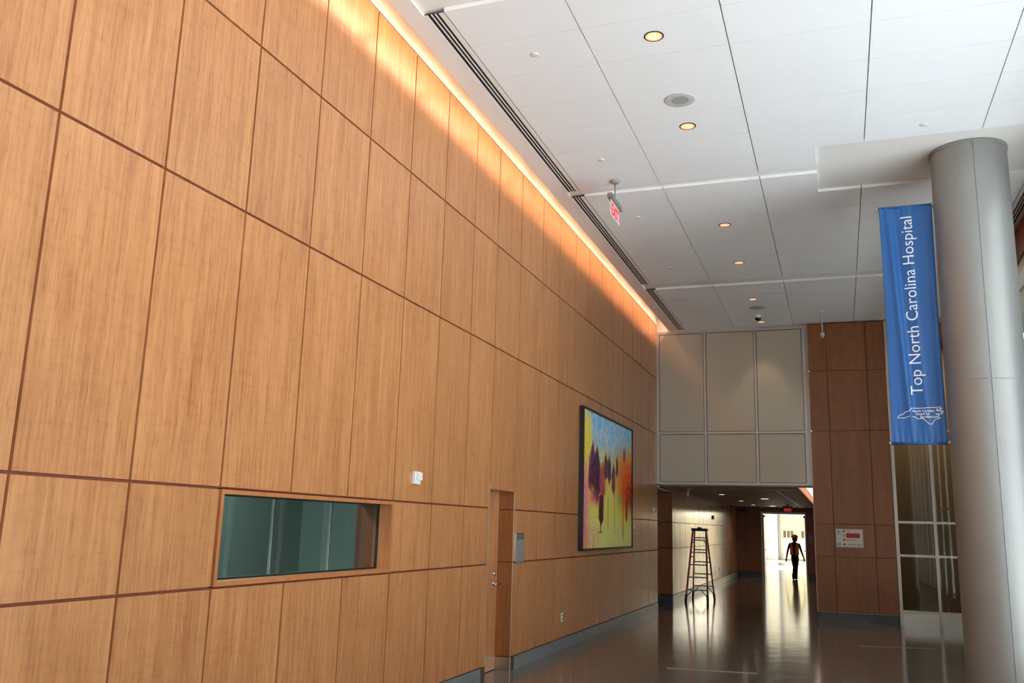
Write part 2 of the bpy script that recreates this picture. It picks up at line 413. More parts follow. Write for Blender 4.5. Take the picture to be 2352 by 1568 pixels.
# niche reveals: right jamb faces the camera
g = MB(); g.box(-0.35, XD - 0.045, DY0, DY1, 0, DZ1 + 0.1); g.build('door_backing', M_back, d1)
for (z0, z1) in ((0.152, 1.2192), (1.2192, 1.8288), (1.8288, DZ1)):
    g = MB(); g.box(XD, -0.004, DY1 - 0.016, DY1, z0 + 0.006, z1 - (0.006 if z1 < DZ1 else 0)); g.build('jamb_panel', M_woodshade, d1, at=(XD, DY1, z0))
    g = MB(); g.box(XD, -0.004, DY0, DY0 + 0.016, z0 + 0.006, z1 - 0.006); g.build('jamb_panel', M_woodshade, d1, at=(XD, DY0, z0))
g = MB(); g.box(XD, -0.002, DY0, DY1, DZ1, DZ1 + 0.018); g.build('head_panel', M_woodshade, d1)
g = MB(); g.box(XD, 0.0, DY1 - 0.018, DY1 + 0.0, 0, 0.148); g.build('kick_plate', M_steel, d1)
g = MB(); g.box(XD, 0.0, DY0, DY0 + 0.018, 0, 0.148); g.build('kick_plate', M_steel, d1)
for (yy, z1, nm) in ((DY0 - 0.004, 2.10, 'corner_bead'), (DY1 - 0.006, 2.035, 'corner_bead')):
    g = MB(); g.box(-0.004, 0.0035, yy, yy + 0.008, 0.15, z1); g.build(nm, M_alu, d1)

# ------------------------------------------------------------------ ceiling, soffit, cove
ZC = 5.95
g = MB()
g.box(0.449, 6.9, -9.0, 19.6, ZC + 0.04, 6.10)          # plaster deck above the tiles
g.box(-0.35, 6.9, -9.0, 19.6, 6.42, 6.55)
g.box(0.60, 0.66, -9.0, 19.6, 6.10, 6.42)
ceiling = struct(g.build('ceiling', M_gyp, at=(3, 5, ZC)), 'white hall ceiling of large tiles with plaster bands')
g = MB(); g.box(0.27, 0.449, -9.0, 19.23, ZC, ZC + 0.03); g.build('soffit_strip', M_gyp, ceiling)
CX = [0.645, 1.690, 2.9025, 4.091, 5.269, 5.965]
F1 = [6.25, 6.861, 7.493, 8.137, 8.762, 9.393, 10.015, 10.63]
F2 = [10.80, 11.45, 12.12, 12.76, 13.38, 14.00, 14.65, 15.35]
F3 = [15.72, 16.44, 17.07, 17.74, 18.42, 19.21]
hole = {}
for F in (F1, F2, F3):
    for r in range(len(F) - 1):
        for c in range(5):
            x0, x1, y0, y1 = CX[c], CX[c + 1], F[r], F[r + 1]
            if y0 > 10.0 and y1 < 11.5:
                if c >= 3: continue
                if c == 2: x1 = 3.578
            b = MB(); b.box(x0 + 0.005, x1 - 0.005, y0 + 0.002, y1 - 0.0025, ZC, ZC + 0.038)
            b.build('ceiling_tile', M_tile, ceiling)
# far side of the plaster recess round the column
# linear air diffusers
def diffuser(x0, x1, y0, y1, label, flip=False):
    t = thing('linear_diffuser', ((x0 + x1) / 2, (y0 + y1) / 2, ZC), label, 'air vent', 'slot diffusers in the ceiling')
    g = MB(); g.box(x0 + 0.004, x1 - 0.004, y0 + 0.004, y1 - 0.004, ZC + 0.012, ZC + 0.018); g.build('slot_backing', M_black, t)
    w = x1 - x0; bars = [(0.0, 0.18), (0.345, 0.405), (0.545, 0.605), (0.745, 1.0)]
    if flip: bars = [(1 - b_, 1 - a_) for a_, b_ in bars]
    for a_, b_ in bars:
        g = MB(); g.box(x0 + w * a_, x0 + w * b_, y0, y1, ZC + 0.001, ZC + 0.006); g.build('blade', M_gyp, t)
    return t
diffuser(0.452, 0.640, 6.27, 10.62, 'slot diffuser beside the wood wall, from the nearest one at top')
diffuser(0.452, 0.640, 10.81, 15.34, 'slot diffuser beside the wood wall, middle one past the exit sign')
diffuser(0.452, 0.640, 15.73, 19.2, 'slot diffuser beside the wood wall, farthest one above the white panels')
diffuser(5.970, 6.150, 11.5, 19.0, 'slot diffuser right of the round column, by the window wall', True)
# end of the cove
g = MB(); g.box(-0.02, 6.9, 19.24, 19.6, 5.93, 6.5); struct(g.build('trim_1', M_gyp, at=(3, 19.4, 5.93)), 'white plaster band above the end wall')

# ------------------------------------------------------------------ end wall: frosted panel bulkhead over the corridor mouth
w2 = sempty('window_2', (1.58, 19.23, 2.59), 'six pale frosted glass panels in a silver frame over the corridor mouth')
g = MB(); fr_x = [(-0.01, 0.055), (1.020, 1.066), (2.080, 2.126), (3.055, 3.115)]
for a, b_ in fr_x: g.box(a, b_, 19.20, 19.26, 2.60, 5.925)
for a, b_ in ((2.60, 2.645), (3.665, 3.71), (5.865, 5.925)):
    for k in range(3): g.box(fr_x[k][1], fr_x[k + 1][0], 19.203, 19.26, a, b_)
g.box(3.115, 3.17, 19.215, 19.26, 2.60, 5.925)
g.build('silver_frame', M_alu, w2)
for k in range(3):
    for (a, b_) in ((2.645, 3.665), (3.71, 5.865)):
        g = MB(); g.box(fr_x[k][1] + 0.010, fr_x[k + 1][0] - 0.010, 19.222, 19.235, a + 0.010, b_ - 0.010); g.build('frosted_pane', M_frost, w2)
        g = MB(); g.box(fr_x[k][1], fr_x[k + 1][0], 19.236, 19.25, a, b_); g.build('gasket', M_rub, w2)
g = MB(); g.box(-0.02, 3.17, 19.26, 19.45, 2.60, 5.93); g.build('bulkhead_core', M_gyp, w2)

# ------------------------------------------------------------------ pier with wood panels
PX = [3.170, 3.536, 4.289, 4.650]; YP = 19.10
g = MB(); g.box(3.19, 4.65, YP + T, 21.6, 0, 5.93)
wall_pier = struct(g.build('wall_pier', M_back, at=(3.9, YP, 0)), 'wood panelled pier, shade painted into its veneer, between corridor and dark glazing')
ZP = [0.175, 1.2192, 1.850, 3.70, 4.93, 5.925]
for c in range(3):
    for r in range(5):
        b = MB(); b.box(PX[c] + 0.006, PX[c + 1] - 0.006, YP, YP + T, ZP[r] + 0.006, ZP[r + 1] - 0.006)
        b.build('wood_panel', M_woodshade, wall_pier, at=((PX[c] + PX[c + 1]) / 2, YP, ZP[r]))
g = MB(); g.box(3.170, 3.19, YP + T, 36.0, 0.16, 3.0); g.build('return_panel', M_woodshade, wall_pier)
g = MB(); g.box(3.19, 3.30, 21.6, 36.0, 0.0, 3.1); g.build('corridor_backing', M_back, wall_pier)
g = MB(); g.box(3.165, 3.175, YP - 0.002, YP + 0.006, 0.17, 5.925); g.build('corner_bead', M_alu, wall_pier)
g = MB(); g.box(3.165, 4.652, YP - 0.003, YP + 0.02, 0.163, 0.170); g.build('base_bead', M_alu, wall_pier)
g = MB(); g.box(3.178, 4.645, YP - 0.001, YP + 0.25, 0, 0.160); struct(g.build('baseboard_pier', M_grand), 'dark granite base of the wood pier')

# ------------------------------------------------------------------ dark glazing right of the pier
w3 = sempty('window_3', (5.4, 19.1, 0), 'dark floor to ceiling glazing beside the column')
VX = [(4.655, 4.715), (5.335, 5.385), (6.02, 6.07), (6.14, 6.2)]
g = MB()
for a, b_ in VX: g.box(a, b_, YP - 0.01, YP + 0.05, 0, 5.93)
for a, b_ in ((0.225, 0.275), (1.265, 1.31), (1.895, 1.94), (3.66, 3.71), (4.88, 4.93), (5.87, 5.93)): 
    for k in range(3): g.box(VX[k][1], VX[k + 1][0], YP - 0.008, YP + 0.05, a, b_)
g.build('silver_frame', M_alu, w3)
zz = [0.275, 1.265, 1.31, 1.895, 1.94, 3.66, 3.71, 4.88, 4.93, 5.87]
for k in range(3):
    for q in range(0, 10, 2):
        g = MB(); g.box(VX[k][1], VX[k + 1][0], YP + 0.012, YP + 0.022, zz[q], zz[q + 1]); g.build('smoked_pane', M_dark, w3)
    g = MB(); g.box(VX[k][1], VX[k + 1][0], YP + 0.002, YP + 0.03, 0.0, 0.225); g.build('kick_plate', M_steel, w3)
M_brown = plain('brown_wall', srgb(160, 142, 112), 0.7, var=0.05)
g = MB(); g.box(4.65, 8.0, 21.6, 21.75, 0, 6); g.box(6.22, 6.30, 19.1, 21.6, 0, 6); g.box(4.65, 6.3, 19.15, 21.6, 5.93, 6.05)
struct(g.build('wall_vestibule', M_brown), 'plain brown wall of the room behind the dark glazing')

# ------------------------------------------------------------------ right side: window wall
XR = 6.20
wr = MB(); wr.box(XR, XR + 0.15, -9.0, 19.1, 5.56, 5.99); wr.box(XR, XR + 0.15, -9.0, 19.1, 0, 0.12)
wall_right = struct(wr.build('wall_right', M_woodshade, at=(XR, 5, 0)), 'wood header and low sill of the window wall on the right')
w4 = sempty('window_4', (XR + 0.06, 5, 0.12), 'tall window wall along the right of the hall')
g = MB(); yy = -9.0; mull = []
while yy < 19.1: mull.append(yy); yy += 1.6
mull.append(19.05)
for y in mull: g.box(XR + 0.02, XR + 0.13, y, y + 0.05, 0.12, 5.56)
for z in (0.12, 2.35, 5.12, 5.51): g.box(XR + 0.03, XR + 0.12, -9.0, 19.1, z, z + 0.05)
g.build('silver_frame', M_alu, w4)
for k in range(len(mull) - 1):
    for (z0, z1) in ((0.17, 2.35), (2.40, 5.12), (5.17, 5.51)):
        b = MB(); b.box(XR + 0.07, XR + 0.08, mull[k] + 0.05, mull[k + 1], z0, z1); b.build('clear_pane', M_clear, w4)
# light blocker added outside, beyond the column, to keep the far windows dim
M_blocker = plain('olive_blocker', srgb(66, 72, 58), 0.8, bscale=0.7, var=0.08)
g = MB()
for k in range(6):
    for q in range(3): g.box(7.6, 14, 9.9 + k * 3.0, 12.86 + k * 3.0, -0.05 + q * 4.5, 4.44 + q * 4.5)
struct(g.build('light_blocker', M_blocker, at=(7.6, 12, 0)), 'olive light blocker added outside the far windows')
# back of the hall, behind the viewer
g = MB(); g.box(-0.35, 6.35, -9.3, -9.0, 0, 6.2)
struct(g.build('wall_back', M_gyp, at=(3, -9, 0)), 'plain plaster wall behind the viewer')

# ------------------------------------------------------------------ corridor
YF = 35.4; ZK = 2.575
g = MB(); g.box(-0.35, -0.05, 21.22, 36.0, 0, 3.2); g.box(-0.42, -0.37, 19.25, 21.22, 0, 3.2); g.box(-0.37, -0.05, 21.22, 21.3, 0, 3.2); g.box(-0.42, 0.0, 19.25, 19.27, 2.5, 3.0)
wcl = struct(g.build('wall_corridor_left', M_back, at=(-0.05, 28, 0)), 'wood panelled left wall of the corridor, shining with daylight')
CY = [21.2, 21.48]
while CY[-1] < 35.0: CY.append(CY[-1] + 0.80)
CY[-1] = YF
CZ = [0.18, 1.222, 1.815, ZK]
for k in range(len(CY) - 1):
    for r in range(3):
        b = MB(); b.box(-0.05, -0.03, CY[k] + 0.011, CY[k + 1] - 0.011, CZ[r] + 0.006, CZ[r + 1] - (0.006 if r < 2 else 0))
        po = b.build('wood_panel', M_woodc, wcl, at=(-0.03, (CY[k] + CY[k + 1]) / 2, CZ[r])); po.rotation_euler.z = math.radians(rnd.uniform(-0.16, 0.16))
for r in range(3):
    b = MB(); b.box(-0.37, -0.032, 21.2, 21.22, CZ[r] + 0.006, min(CZ[r + 1], 2.49) - 0.006); b.build('end_panel', M_woodshade, wcl, at=(-0.2, 21.2, CZ[r]))
    b = MB(); b.box(-0.37, -0.36, 19.3, 21.2, CZ[r] + 0.006, min(CZ[r + 1], 2.49) - 0.006); b.build('recess_panel', M_woodshade, wcl, at=(-0.37, 20, CZ[r]))
bcl = sempty('baseboard_corridor_left', (0, 28, 0), 'granite base of the corridor left wall')
for k in range(6):
    g = MB(); g.box(-0.05, -0.026, 21.2 + k * 2.36, 21.2 + (k + 1) * 2.36 - 0.002, 0, 0.174); g.build('base_stone', M_gran, bcl)
g = MB(); g.box(-0.37, -0.052, 21.195, 21.22, 0, 0.174); g.build('base_stone', M_grand, bcl)
g = MB(); g.box(-0.37, -0.355, 19.28, 21.195, 0, 0.174); g.build('base_stone', M_grand, bcl)
# corridor ceiling with the lamp slot on its right
g = MB(); g.box(-0.05, 2.86, 19.45, 36.0, ZK, ZK + 0.05); g.box(-0.42, -0.0, 19.25, 21.22, 2.49, 2.54); g.box(-0.0, 3.19, 19.25, 19.46, 2.575, 2.60)
g.box(2.86, 3.19, 33.6, 36, ZK, ZK + 0.05); g.box(2.86, 3.19, 19.45, 19.6, ZK, ZK + 0.05)
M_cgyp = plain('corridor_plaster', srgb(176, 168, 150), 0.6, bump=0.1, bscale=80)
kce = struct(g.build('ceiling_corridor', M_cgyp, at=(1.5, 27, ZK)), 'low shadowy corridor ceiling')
g = MB(); g.box(2.84, 2.86, 19.6, 33.6, ZK, 2.82); g.build('slot_fascia', M_wood2, kce)
g = MB(); g.box(2.84, 3.19, 19.6, 33.6, 2.86, 2.9); g.build('slot_lid', M_gyp, kce)
g = MB(); g.box(2.88, 3.16, 19.7, 33.5, 2.82, 2.84); tag(g.build('slot_lamp', emis('slot_glow', (1.0, 0.93, 0.82), 1.3)), 'long glowing white lamp in the corridor ceiling slot', 'lamp')
g = MB(); g.box(2.335, 2.350, 21.3, 34.1, ZK - 0.004, ZK + 0.002); g.build('ceiling_reveal', M_alu, kce)
g = MB(); g.box(0.9, 2.9, 20.9, 20.93, ZK - 0.004, ZK + 0.002); g.build('ceiling_reveal', M_alu, kce)
# corridor end wall
OX0, OX1, OZ = 0.87, 2.43, 2.33
g = MB(); g.box(-0.05, OX0, YF + T, 36.0, 0, 3.0); g.box(OX1, 3.3, YF + T, 36.0, 0, 3.0); g.box(OX0, OX1, YF + T, 36.0, OZ + 0.07, 3.0)
wce = struct(g.build('wall_corridor_end', M_back, at=(1.6, YF, 0)), 'wood panelled wall, shade painted into its veneer, round the bright doorway')
EX = [-0.03, 0.255, OX0 - 0.03]; EX2 = [OX1 + 0.05, 3.17]
for xs in (EX, EX2):
    for k in range(len(xs) - 1):
        for r in range(3):
            b = MB(); b.box(xs[k] + 0.005, xs[k + 1] - 0.005, YF, YF + T, CZ[r] + 0.006, CZ[r + 1] - 0.006); b.build('wood_panel', M_woodshade, wce, at=(xs[k], YF, CZ[r]))
b = MB(); b.box(OX0 - 0.02, OX1 + 0.04, YF, YF + T, OZ + 0.09, ZK); b.build('head_panel', M_woodshade, wce)
bce = sempty('baseboard_corridor_end', (1.6, YF, 0), 'dark granite base either side of the bright doorway')
g = MB(); g.box(-0.03, OX0 - 0.02, YF - 0.004, YF + T, 0, 0.174); g.build('base_stone', M_grand, bce)
g = MB(); g.box(OX1 + 0.04, 3.17, YF - 0.004, YF + T, 0, 0.174); g.build('base_stone', M_grand, bce)
d2 = sempty('door_2', ((OX0 + OX1) / 2, YF, 0), 'bright open doorway at the end of the corridor')
g = MB(); g.box(OX0 - 0.03, OX0, YF - 0.01, YF + 0.15, 0, OZ + 0.04); g.box(OX1, OX1 + 0.03, YF - 0.01, YF + 0.15, 0, OZ + 0.04); g.box(OX0 - 0.03, OX1 + 0.03, YF - 0.012, YF + 0.15, OZ, OZ + 0.075)
g.build('door_frame', M_alu, d2)
for (x, s) in ((OX0 + 0.01, 1), (OX1 - 0.03, -1)):
    lf = MB(); lf.box(x, x + 0.045, YF + 0.16, YF + 1.0, 0.01, OZ - 0.02); lo = lf.build('door_leaf', M_white, d2)
    h = MB(); xx = x + (0.045 if s > 0 else 0); h.tube([(xx, YF + 0.3, 1.0), (xx + 0.05 * s, YF + 0.3, 1.0)], 0.012); h.tube([(xx + 0.05 * s, YF + 0.29, 1.0), (xx + 0.05 * s, YF + 0.42, 1.0)], 0.010); h.build('lever_handle', M_chrome, lo)
    h = MB(); h.box(xx, xx + 0.05 * s, YF + 0.2, YF + 0.5, OZ - 0.12, OZ - 0.05); h.build('door_closer', M_grey, lo)

# ------------------------------------------------------------------ bright atrium beyond the doorway
M_cream = plain('cream_wall', srgb(240, 222, 170), 0.7, var=0.02, bscale=1)
M_whitew = plain('white_wall', srgb(242, 234, 212), 0.7)
YA = 58.7
M_tanrefl = plain('tan_reflector', srgb(128, 118, 90), 0.7, var=0.03, bscale=1)  # unseen panels added as a reflector, toned for the corridor wall's sheen
g = MB(); g.box(-9, 14, YA, YA + 0.3, 0, 7.0); g.box(-9.1, -9, 36, YA, 0, 7); g.box(14, 14.1, 36, YA, 0, 7); g.box(-9, -0.35, 35.8, 36.0, 0, 7); g.box(3.2, 14, 35.8, 36.0, 0, 7); g.box(-0.36, 3.3, 35.8, 36.0, 3.0, 7)
wa = struct(g.build('wall_atrium', M_whitew, at=(2, YA, 0)), 'pale walls of the sunlit room past the doorway')
g = MB(); g.box(-9, 14, 36, 37.6, 7, 7.2); g.box(-9, 14, 43.4, 48.0, 7, 7.2); g.box(-9, 2.7, 52.8, YA + 0.3, 7, 7.2); g.box(8.5, 14, 52.8, YA + 0.3, 7, 7.2)  # unseen roof, openings shaped to put sun on floor and far wall
struct(g.build('ceiling_atrium', M_gyp), 'white roof of the sunlit room, unseen, with openings shaped to let sun in')
for (x0, x1) in ((0.25, 1.17), (1.20, 2.12), (2.15, 3.1), (3.13, 4.1), (4.13, 5.1), (5.13, 6.1), (6.13, 7.3), (7.33, 8.6)):
    for (z0, z1, mm) in ((0.03, 0.60, M_whitew), (0.63, 1.24, M_whitew), (1.26, 1.87, M_cream), (1.89, 2.62, M_cream)):
        b = MB(); b.box(x0, x1, YA - 0.04, YA, z0, z1); b.build('cream_panel', mm if x0 < 2.2 else M_tanrefl, wa)
tagp = 0
g = MB(); g.box(-0.62, -0.02, YA - 0.35, YA, 0.0, 7.0); struct(g.build('wall_atrium_pilaster', M_whitew), 'broad white pilaster in the sunlit room')
g = MB(); g.lathe((0.07, YA - 0.2, 0), [(0.075, 0), (0.075, 6.9)], 20); tag(g.build('round_post', M_grey), 'slim grey round post in the sunlit room past the doorway', 'post')
pic_lab = ['leftmost of the small framed pictures past the doorway', 'second small framed picture past the doorway', 'third small framed picture, left of the walking person', 'small framed picture right of the walking person']
M_print = plain('dark_print', srgb(120, 90, 80), 0.5, bscale=14, var=0.75)
for i, x in enumerate((0.31, 0.53, 0.74, 1.37)):
    t = thing('framed_picture', (x + 0.07, YA - 0.04, 1.37), pic_lab[i], 'picture', 'small framed pictures on the bright far wall')
    z0, z1 = 1.37, 1.76; w = 0.145
    b = MB(); b.box(x, x + w, YA - 0.065, YA - 0.045, z0, z0 + 0.02); b.box(x, x + w, YA - 0.065, YA - 0.045, z1 - 0.02, z1); b.box(x, x + 0.02, YA - 0.065, YA - 0.045, z0 + 0.02, z1 - 0.02); b.box(x + w - 0.02, x + w, YA - 0.065, YA - 0.045, z0 + 0.02, z1 - 0.02); b.build('frame', M_black, t)
    b = MB(); b.box(x + 0.02, x + w - 0.02, YA - 0.056, YA - 0.046, z0 + 0.02, z1 - 0.02); b.build('print', M_print, t)

# ------------------------------------------------------------------ round column
cx, cy, cr_ = 5.215, 10.735, 0.395
t = thing('round_column', (cx, cy, 0), 'thick silver painted round column rising to the ceiling', 'column')
for (z0, z1) in ((0.0, 3.296), (3.302, 5.99)):
    for (a0, a1) in ((-90, 90), (90, 270)):
        n = 40; vs = []; b = MB()
        for zz_ in (z0, z1):
            for k in range(n + 1):
                a = math.radians(a0 + 0.35 + (a1 - a0 - 0.7) * k / n); vs.append((cx + cr_ * math.cos(a), cy + cr_ * math.sin(a), zz_))
        b._add(vs, [(k, k + 1, n + 1 + k + 1, n + 1 + k) for k in range(n)], True)
        b.build('column_shell', M_colm, t)
b = MB(); b.lathe((cx, cy, 0), [(cr_ - 0.006, 0.0), (cr_ - 0.006, 5.99)], 48); b.build('column_core', M_grey, t)
b = MB(); b.lathe((cx, cy, 0), [(cr_ + 0.012, 5.955), (cr_ + 0.012, 5.99), (cr_ - 0.01, 5.99)], 48); b.lathe((cx, cy, 0), [(cr_ - 0.004, 5.955), (cr_ + 0.012, 5.955)], 48); b.build('top_ring', M_grey, t)

# ------------------------------------------------------------------ blue banner
BX0, BX1, BZ0, BZ1, BY = 4.238, 4.805, 2.665, 5.405, 10.735
M_blue = plain('blue_fabric', srgb(34, 90, 152), 0.42, spec=0.45, var=0.05, bscale=300)
M_btxt = plain('white_print', srgb(232, 234, 238), 0.6)
def bwave(x, z):
    s = (x - BX0) / (BX1 - BX0); q = (z - BZ0) / (BZ1 - BZ0)
    env = min(1.0, (1 - q) * 7 + 0.1) * min(1.0, q * 7 + 0.1)
    d = s - (0.16 + 0.22 * (1 - q)); d2 = s - (0.50 + 0.18 * (1 - q)); d3 = s - 0.93
    return env * (-0.020 * math.exp(-(d / 0.06) ** 2) - 0.011 * math.exp(-(d2 / 0.045) ** 2) + 0.016 * math.exp(-((d - 0.12) / 0.07) ** 2) - 0.016 * math.exp(-(d3 / 0.05) ** 2)) \
        + 0.003 * math.sin(s * 60 + 3 * q) * (math.exp(-q * 18) + math.exp(-(1 - q) * 18)) + 0.004 * math.sin(s * 9 + q * 5)
t = thing('wall_banner', ((BX0 + BX1) / 2, BY, BZ0), 'long blue hanging banner with white lettering beside the round column', 'banner')
NX, NZ = 72, 160; vs = []; fs = []
for j in range(NZ + 1):
    z = BZ0 + (BZ1 - BZ0) * j / NZ
    for i in range(NX + 1):
        s = i / NX; q = j / NZ
        side = 0.012 * math.sin(math.pi * q) * (1 if s < 0.5 else -1) * abs(2 * s - 1)
        x = BX0 + (BX1 - BX0) * s + side
        vs.append((x, BY - 0.012 + bwave(x, z), z))
for j in range(NZ):
    for i in range(NX):
        a = j * (NX + 1) + i; fs.append((a, a + 1, a + NX + 2, a + NX + 1))
b = MB(); b._add(vs, fs, True); bo = b.build('cloth', M_blue, t)
sm = bo.modifiers.new('thickness', 'SOLIDIFY'); sm.thickness = 0.002; sm.offset = 1
for z in (BZ0 - 0.004, BZ1 - 0.01):
    b = MB(); b.tube([(BX0 - 0.012, BY, z), (cx - cr_ + 0.01, BY, z)], 0.0125, 14); r_ = b.build('rod', M_steel, t)
    b = MB(); b.tube([(BX0 - 0.03, BY, z), (BX0 - 0.012, BY, z)], 0.017, 14); b.build('rod_cap', M_steel, r_)
    b = MB(); b.lathe((cx - cr_, BY, z), [(0.001, -0.02), (0.03, -0.02), (0.03, 0.01)], 18, 'x'); b.build('rod_flange', M_steel, r_)
# sleeve hems at top and bottom
for z in (BZ0 - 0.004, BZ1 - 0.01):
    b = MB(); b.tube([(BX0 + 0.002, BY, z), (BX1 - 0.002, BY, z)], 0.0185, 18); b.build('rod_sleeve', M_blue, t)
fn = lambda x, z: bwave(x, z)
LW, LT = 2.08, 'Top North Carolina Hospital'
def twidth(body, size=1.0):
    cu = bpy.data.curves.new('tmp', 'FONT'); cu.body = body; cu.size = size
    ob = bpy.data.objects.new('tmp', cu); COL.objects.link(ob); bpy.context.view_layer.update(); w = max(v[0] for v in ob.bound_box)
    bpy.data.objects.remove(ob); bpy.data.curves.remove(cu); return w
lsz = LW / twidth(LT)
for wd in LT.split():
    pre = LT[:LT.index(wd)]
    dx = (twidth(pre + '|') - twidth('|')) * lsz if pre else 0.0
    text_mesh(wd, lsz, M_btxt, 'lettering', Mtext((4.583, BY - 0.0185, 3.190 + dx), (0, 0, 1), (-1, 0, 0)), t, fn=fn, font_off=-0.0005, label='white word ' + wd + ' on the banner')
for i, (s, x, z, wd) in enumerate((('North Carolina', 4.464, 3.001, 0.222), ('Award for', 4.499, 2.969, 0.140), ('Excellence', 4.541, 2.936, 0.154))):
    text_mesh(s, wd / twidth(s), M_btxt, 'small_lettering', Mtext((x, BY - 0.0185, z), (1, 0, 0), (0, 0, 1)), t, fn=fn, font_off=0.0006)
outl = [(775, 240), (1000, 243), (1200, 240), (1500, 222), (1600, 228), (1700, 212), (1740, 245), (1765, 275), (1690, 262), (1720, 300), (1640, 330), (1610, 262), (1600, 320), (1625, 352), (1700, 345), (1740, 335), (1800, 375), (1770, 405), (1740, 395), (1720, 375), (1760, 350),
        (1800, 375), (1745, 462), (1650, 425), (1620, 455), (1560, 430), (1650, 490), (1680, 470), (1640, 530), (1570, 520), (1620, 560), (1705, 575), (1680, 600), (1600, 600), (1540, 622), (1490, 680), (1440, 745), (1440, 785), (1340, 782), (1240, 690), (1135, 592), (950, 602), (910, 545), (820, 528), (680, 518), (610, 535), (550, 568), (320, 565), (315, 520), (350, 510), (385, 465), (470, 450), (540, 400), (590, 355), (640, 355), (720, 330), (775, 240)]
def o2w(p):     # measured outline -> banner plane
    u = 2040 + p[0] / 14.253; v = 920 + p[1] / 14.253
    return (4.313 + (u - 2062.0) * 0.004404, 2.946 - (v - 958) * 0.00468)
b = MB(); pw = [o2w(p) for p in outl]
for k in range(len(pw) - 1):
    (xa, za), (xb, zb) = pw[k], pw[k + 1]
    dx, dz = xb - xa, zb - za; L_ = math.hypot(dx, dz) or 1; nx, nz = -dz / L_ * 0.0032, dx / L_ * 0.0032; ex, ez = dx / L_ * 0.002, dz / L_ * 0.002
    nseg = max(1, int(L_ / 0.03))
    for q in range(nseg):
        a0, a1 = q / nseg, (q + 1) / nseg
        P = [(xa + dx * a0 - ex, za + dz * a0 - ez), (xa + dx * a1 + ex, za + dz * a1 + ez)]
        vv = [(P[0][0] + nx, P[0][1] + nz), (P[1][0] + nx, P[1][1] + nz), (P[1][0] - nx, P[1][1] - nz), (P[0][0] - nx, P[0][1] - nz)]
        b._add([(x, BY - 0.0188 + bwave(x, z), z) for x, z in vv], [(0, 1, 2, 3)])
b.build('map_outline', M_btxt, t, label='white outline of a state on the banner')

# ------------------------------------------------------------------ big abstract painting
PY0, PY1, PZ0, PZ1 = 13.0, 16.45, 1.30, 3.462
t = thing('painting', (0.03, (PY0 + PY1) / 2, PZ0), 'large colourful abstract painting of autumn trees in a black frame', 'painting')
b = MB(); fwd = 0.035
b.box(0.0, 0.075, PY0, PY1, PZ0, PZ0 + fwd); b.box(0.0, 0.075, PY0, PY1, PZ1 - fwd, PZ1); b.box(0.0, 0.075, PY0, PY0 + fwd, PZ0 + fwd, PZ1 - fwd); b.box(0.0, 0.075, PY1 - fwd, PY1, PZ0 + fwd, PZ1 - fwd)
b.build('frame', M_black, t)
NU, NV = 220, 170
rs = np.random.RandomState(5)
def smooth(a, ky, kx):
    for _ in range(ky): a = (a + np.roll(a, 1, 0) + np.roll(a, -1, 0)) / 3
    for _ in range(kx): a = (a + np.roll(a, 1, 1) + np.roll(a, -1, 1)) / 3
    return (a - a.min()) / (a.max() - a.min())
U, V = np.meshgrid((np.arange(NU) + 0.5) / NU, (np.arange(NV) + 0.5) / NV)     # V: 0 top .. 1 bottom
n1 = smooth(rs.rand(NV, NU), 14, 2); n2 = smooth(rs.rand(NV, NU), 30, 10); n3 = smooth(rs.rand(NV, NU), 6, 1); n4 = smooth(rs.rand(NV, NU), 40, 3)
img = np.zeros((NV, NU, 3))
def C3(*c): return np.array(c, float) / 255
def lay(mask, col):
    m = np.clip(mask, 0, 1)[..., None]
    img[:] = img * (1 - m) + (col if getattr(col, 'ndim', 1) == 3 else np.asarray(col)[None, None]) * m
def sig(x, k=18): return 1 / (1 + np.exp(-k * x))
lay(np.ones_like(U), C3(120, 176, 222)); lay((n4 > 0.52) * 0.7, C3(160, 180, 232)); lay((n1 > 0.62) * 0.6, C3(196, 190, 214)); lay((n2 > 0.66) * 0.5, C3(90, 150, 205))
gold = sig(V - 0.27 + 0.20 * (U < 0.13) + 0.09 * (n1 - 0.5) + 0.12 * np.abs(U - 0.5) - 0.03)
lay(gold * (0.6 + 0.4 * n3), C3(228, 190, 70)); lay(gold * (n1 > 0.55) * 0.7, C3(240, 170, 90)); lay(gold * (n4 > 0.6) * 0.6, C3(196, 190, 90)); lay((U < 0.16) * (n3 > 0.45) * sig(V - 0.06) * 0.6, C3(232, 196, 60))
lay(sig(V - 0.60) * (0.75 + 0.25 * n2), C3(230, 204, 96)); lay(sig(V - 0.6) * (n1 > 0.6) * 0.55, C3(240, 226, 150)); lay(sig(V - 0.72) * (n4 > 0.62) * 0.5, C3(170, 190, 96)); lay(sig(V - 0.82) * (n3 > 0.5) * 0.5, C3(240, 232, 190))
lay(np.exp(-((U - 0.03) / 0.09) ** 2) * sig(V - 0.45) * (0.5 + 0.5 * n1), C3(228, 120, 120)); lay(np.exp(-((U - 0.02) / 0.05) ** 2) * sig(V - 0.4) * (n3 > 0.5), C3(200, 100, 170)); lay(np.exp(-((U - 0.14) / 0.14) ** 2) * sig(V - 0.86) * (n1 > 0.45) * 0.8, C3(240, 130, 70)); lay(np.exp(-((U - 0.2) / 0.12) ** 2) * np.exp(-((V - 0.92) / 0.07) ** 2) * (n3 > 0.5) * 0.8, C3(236, 170, 190))
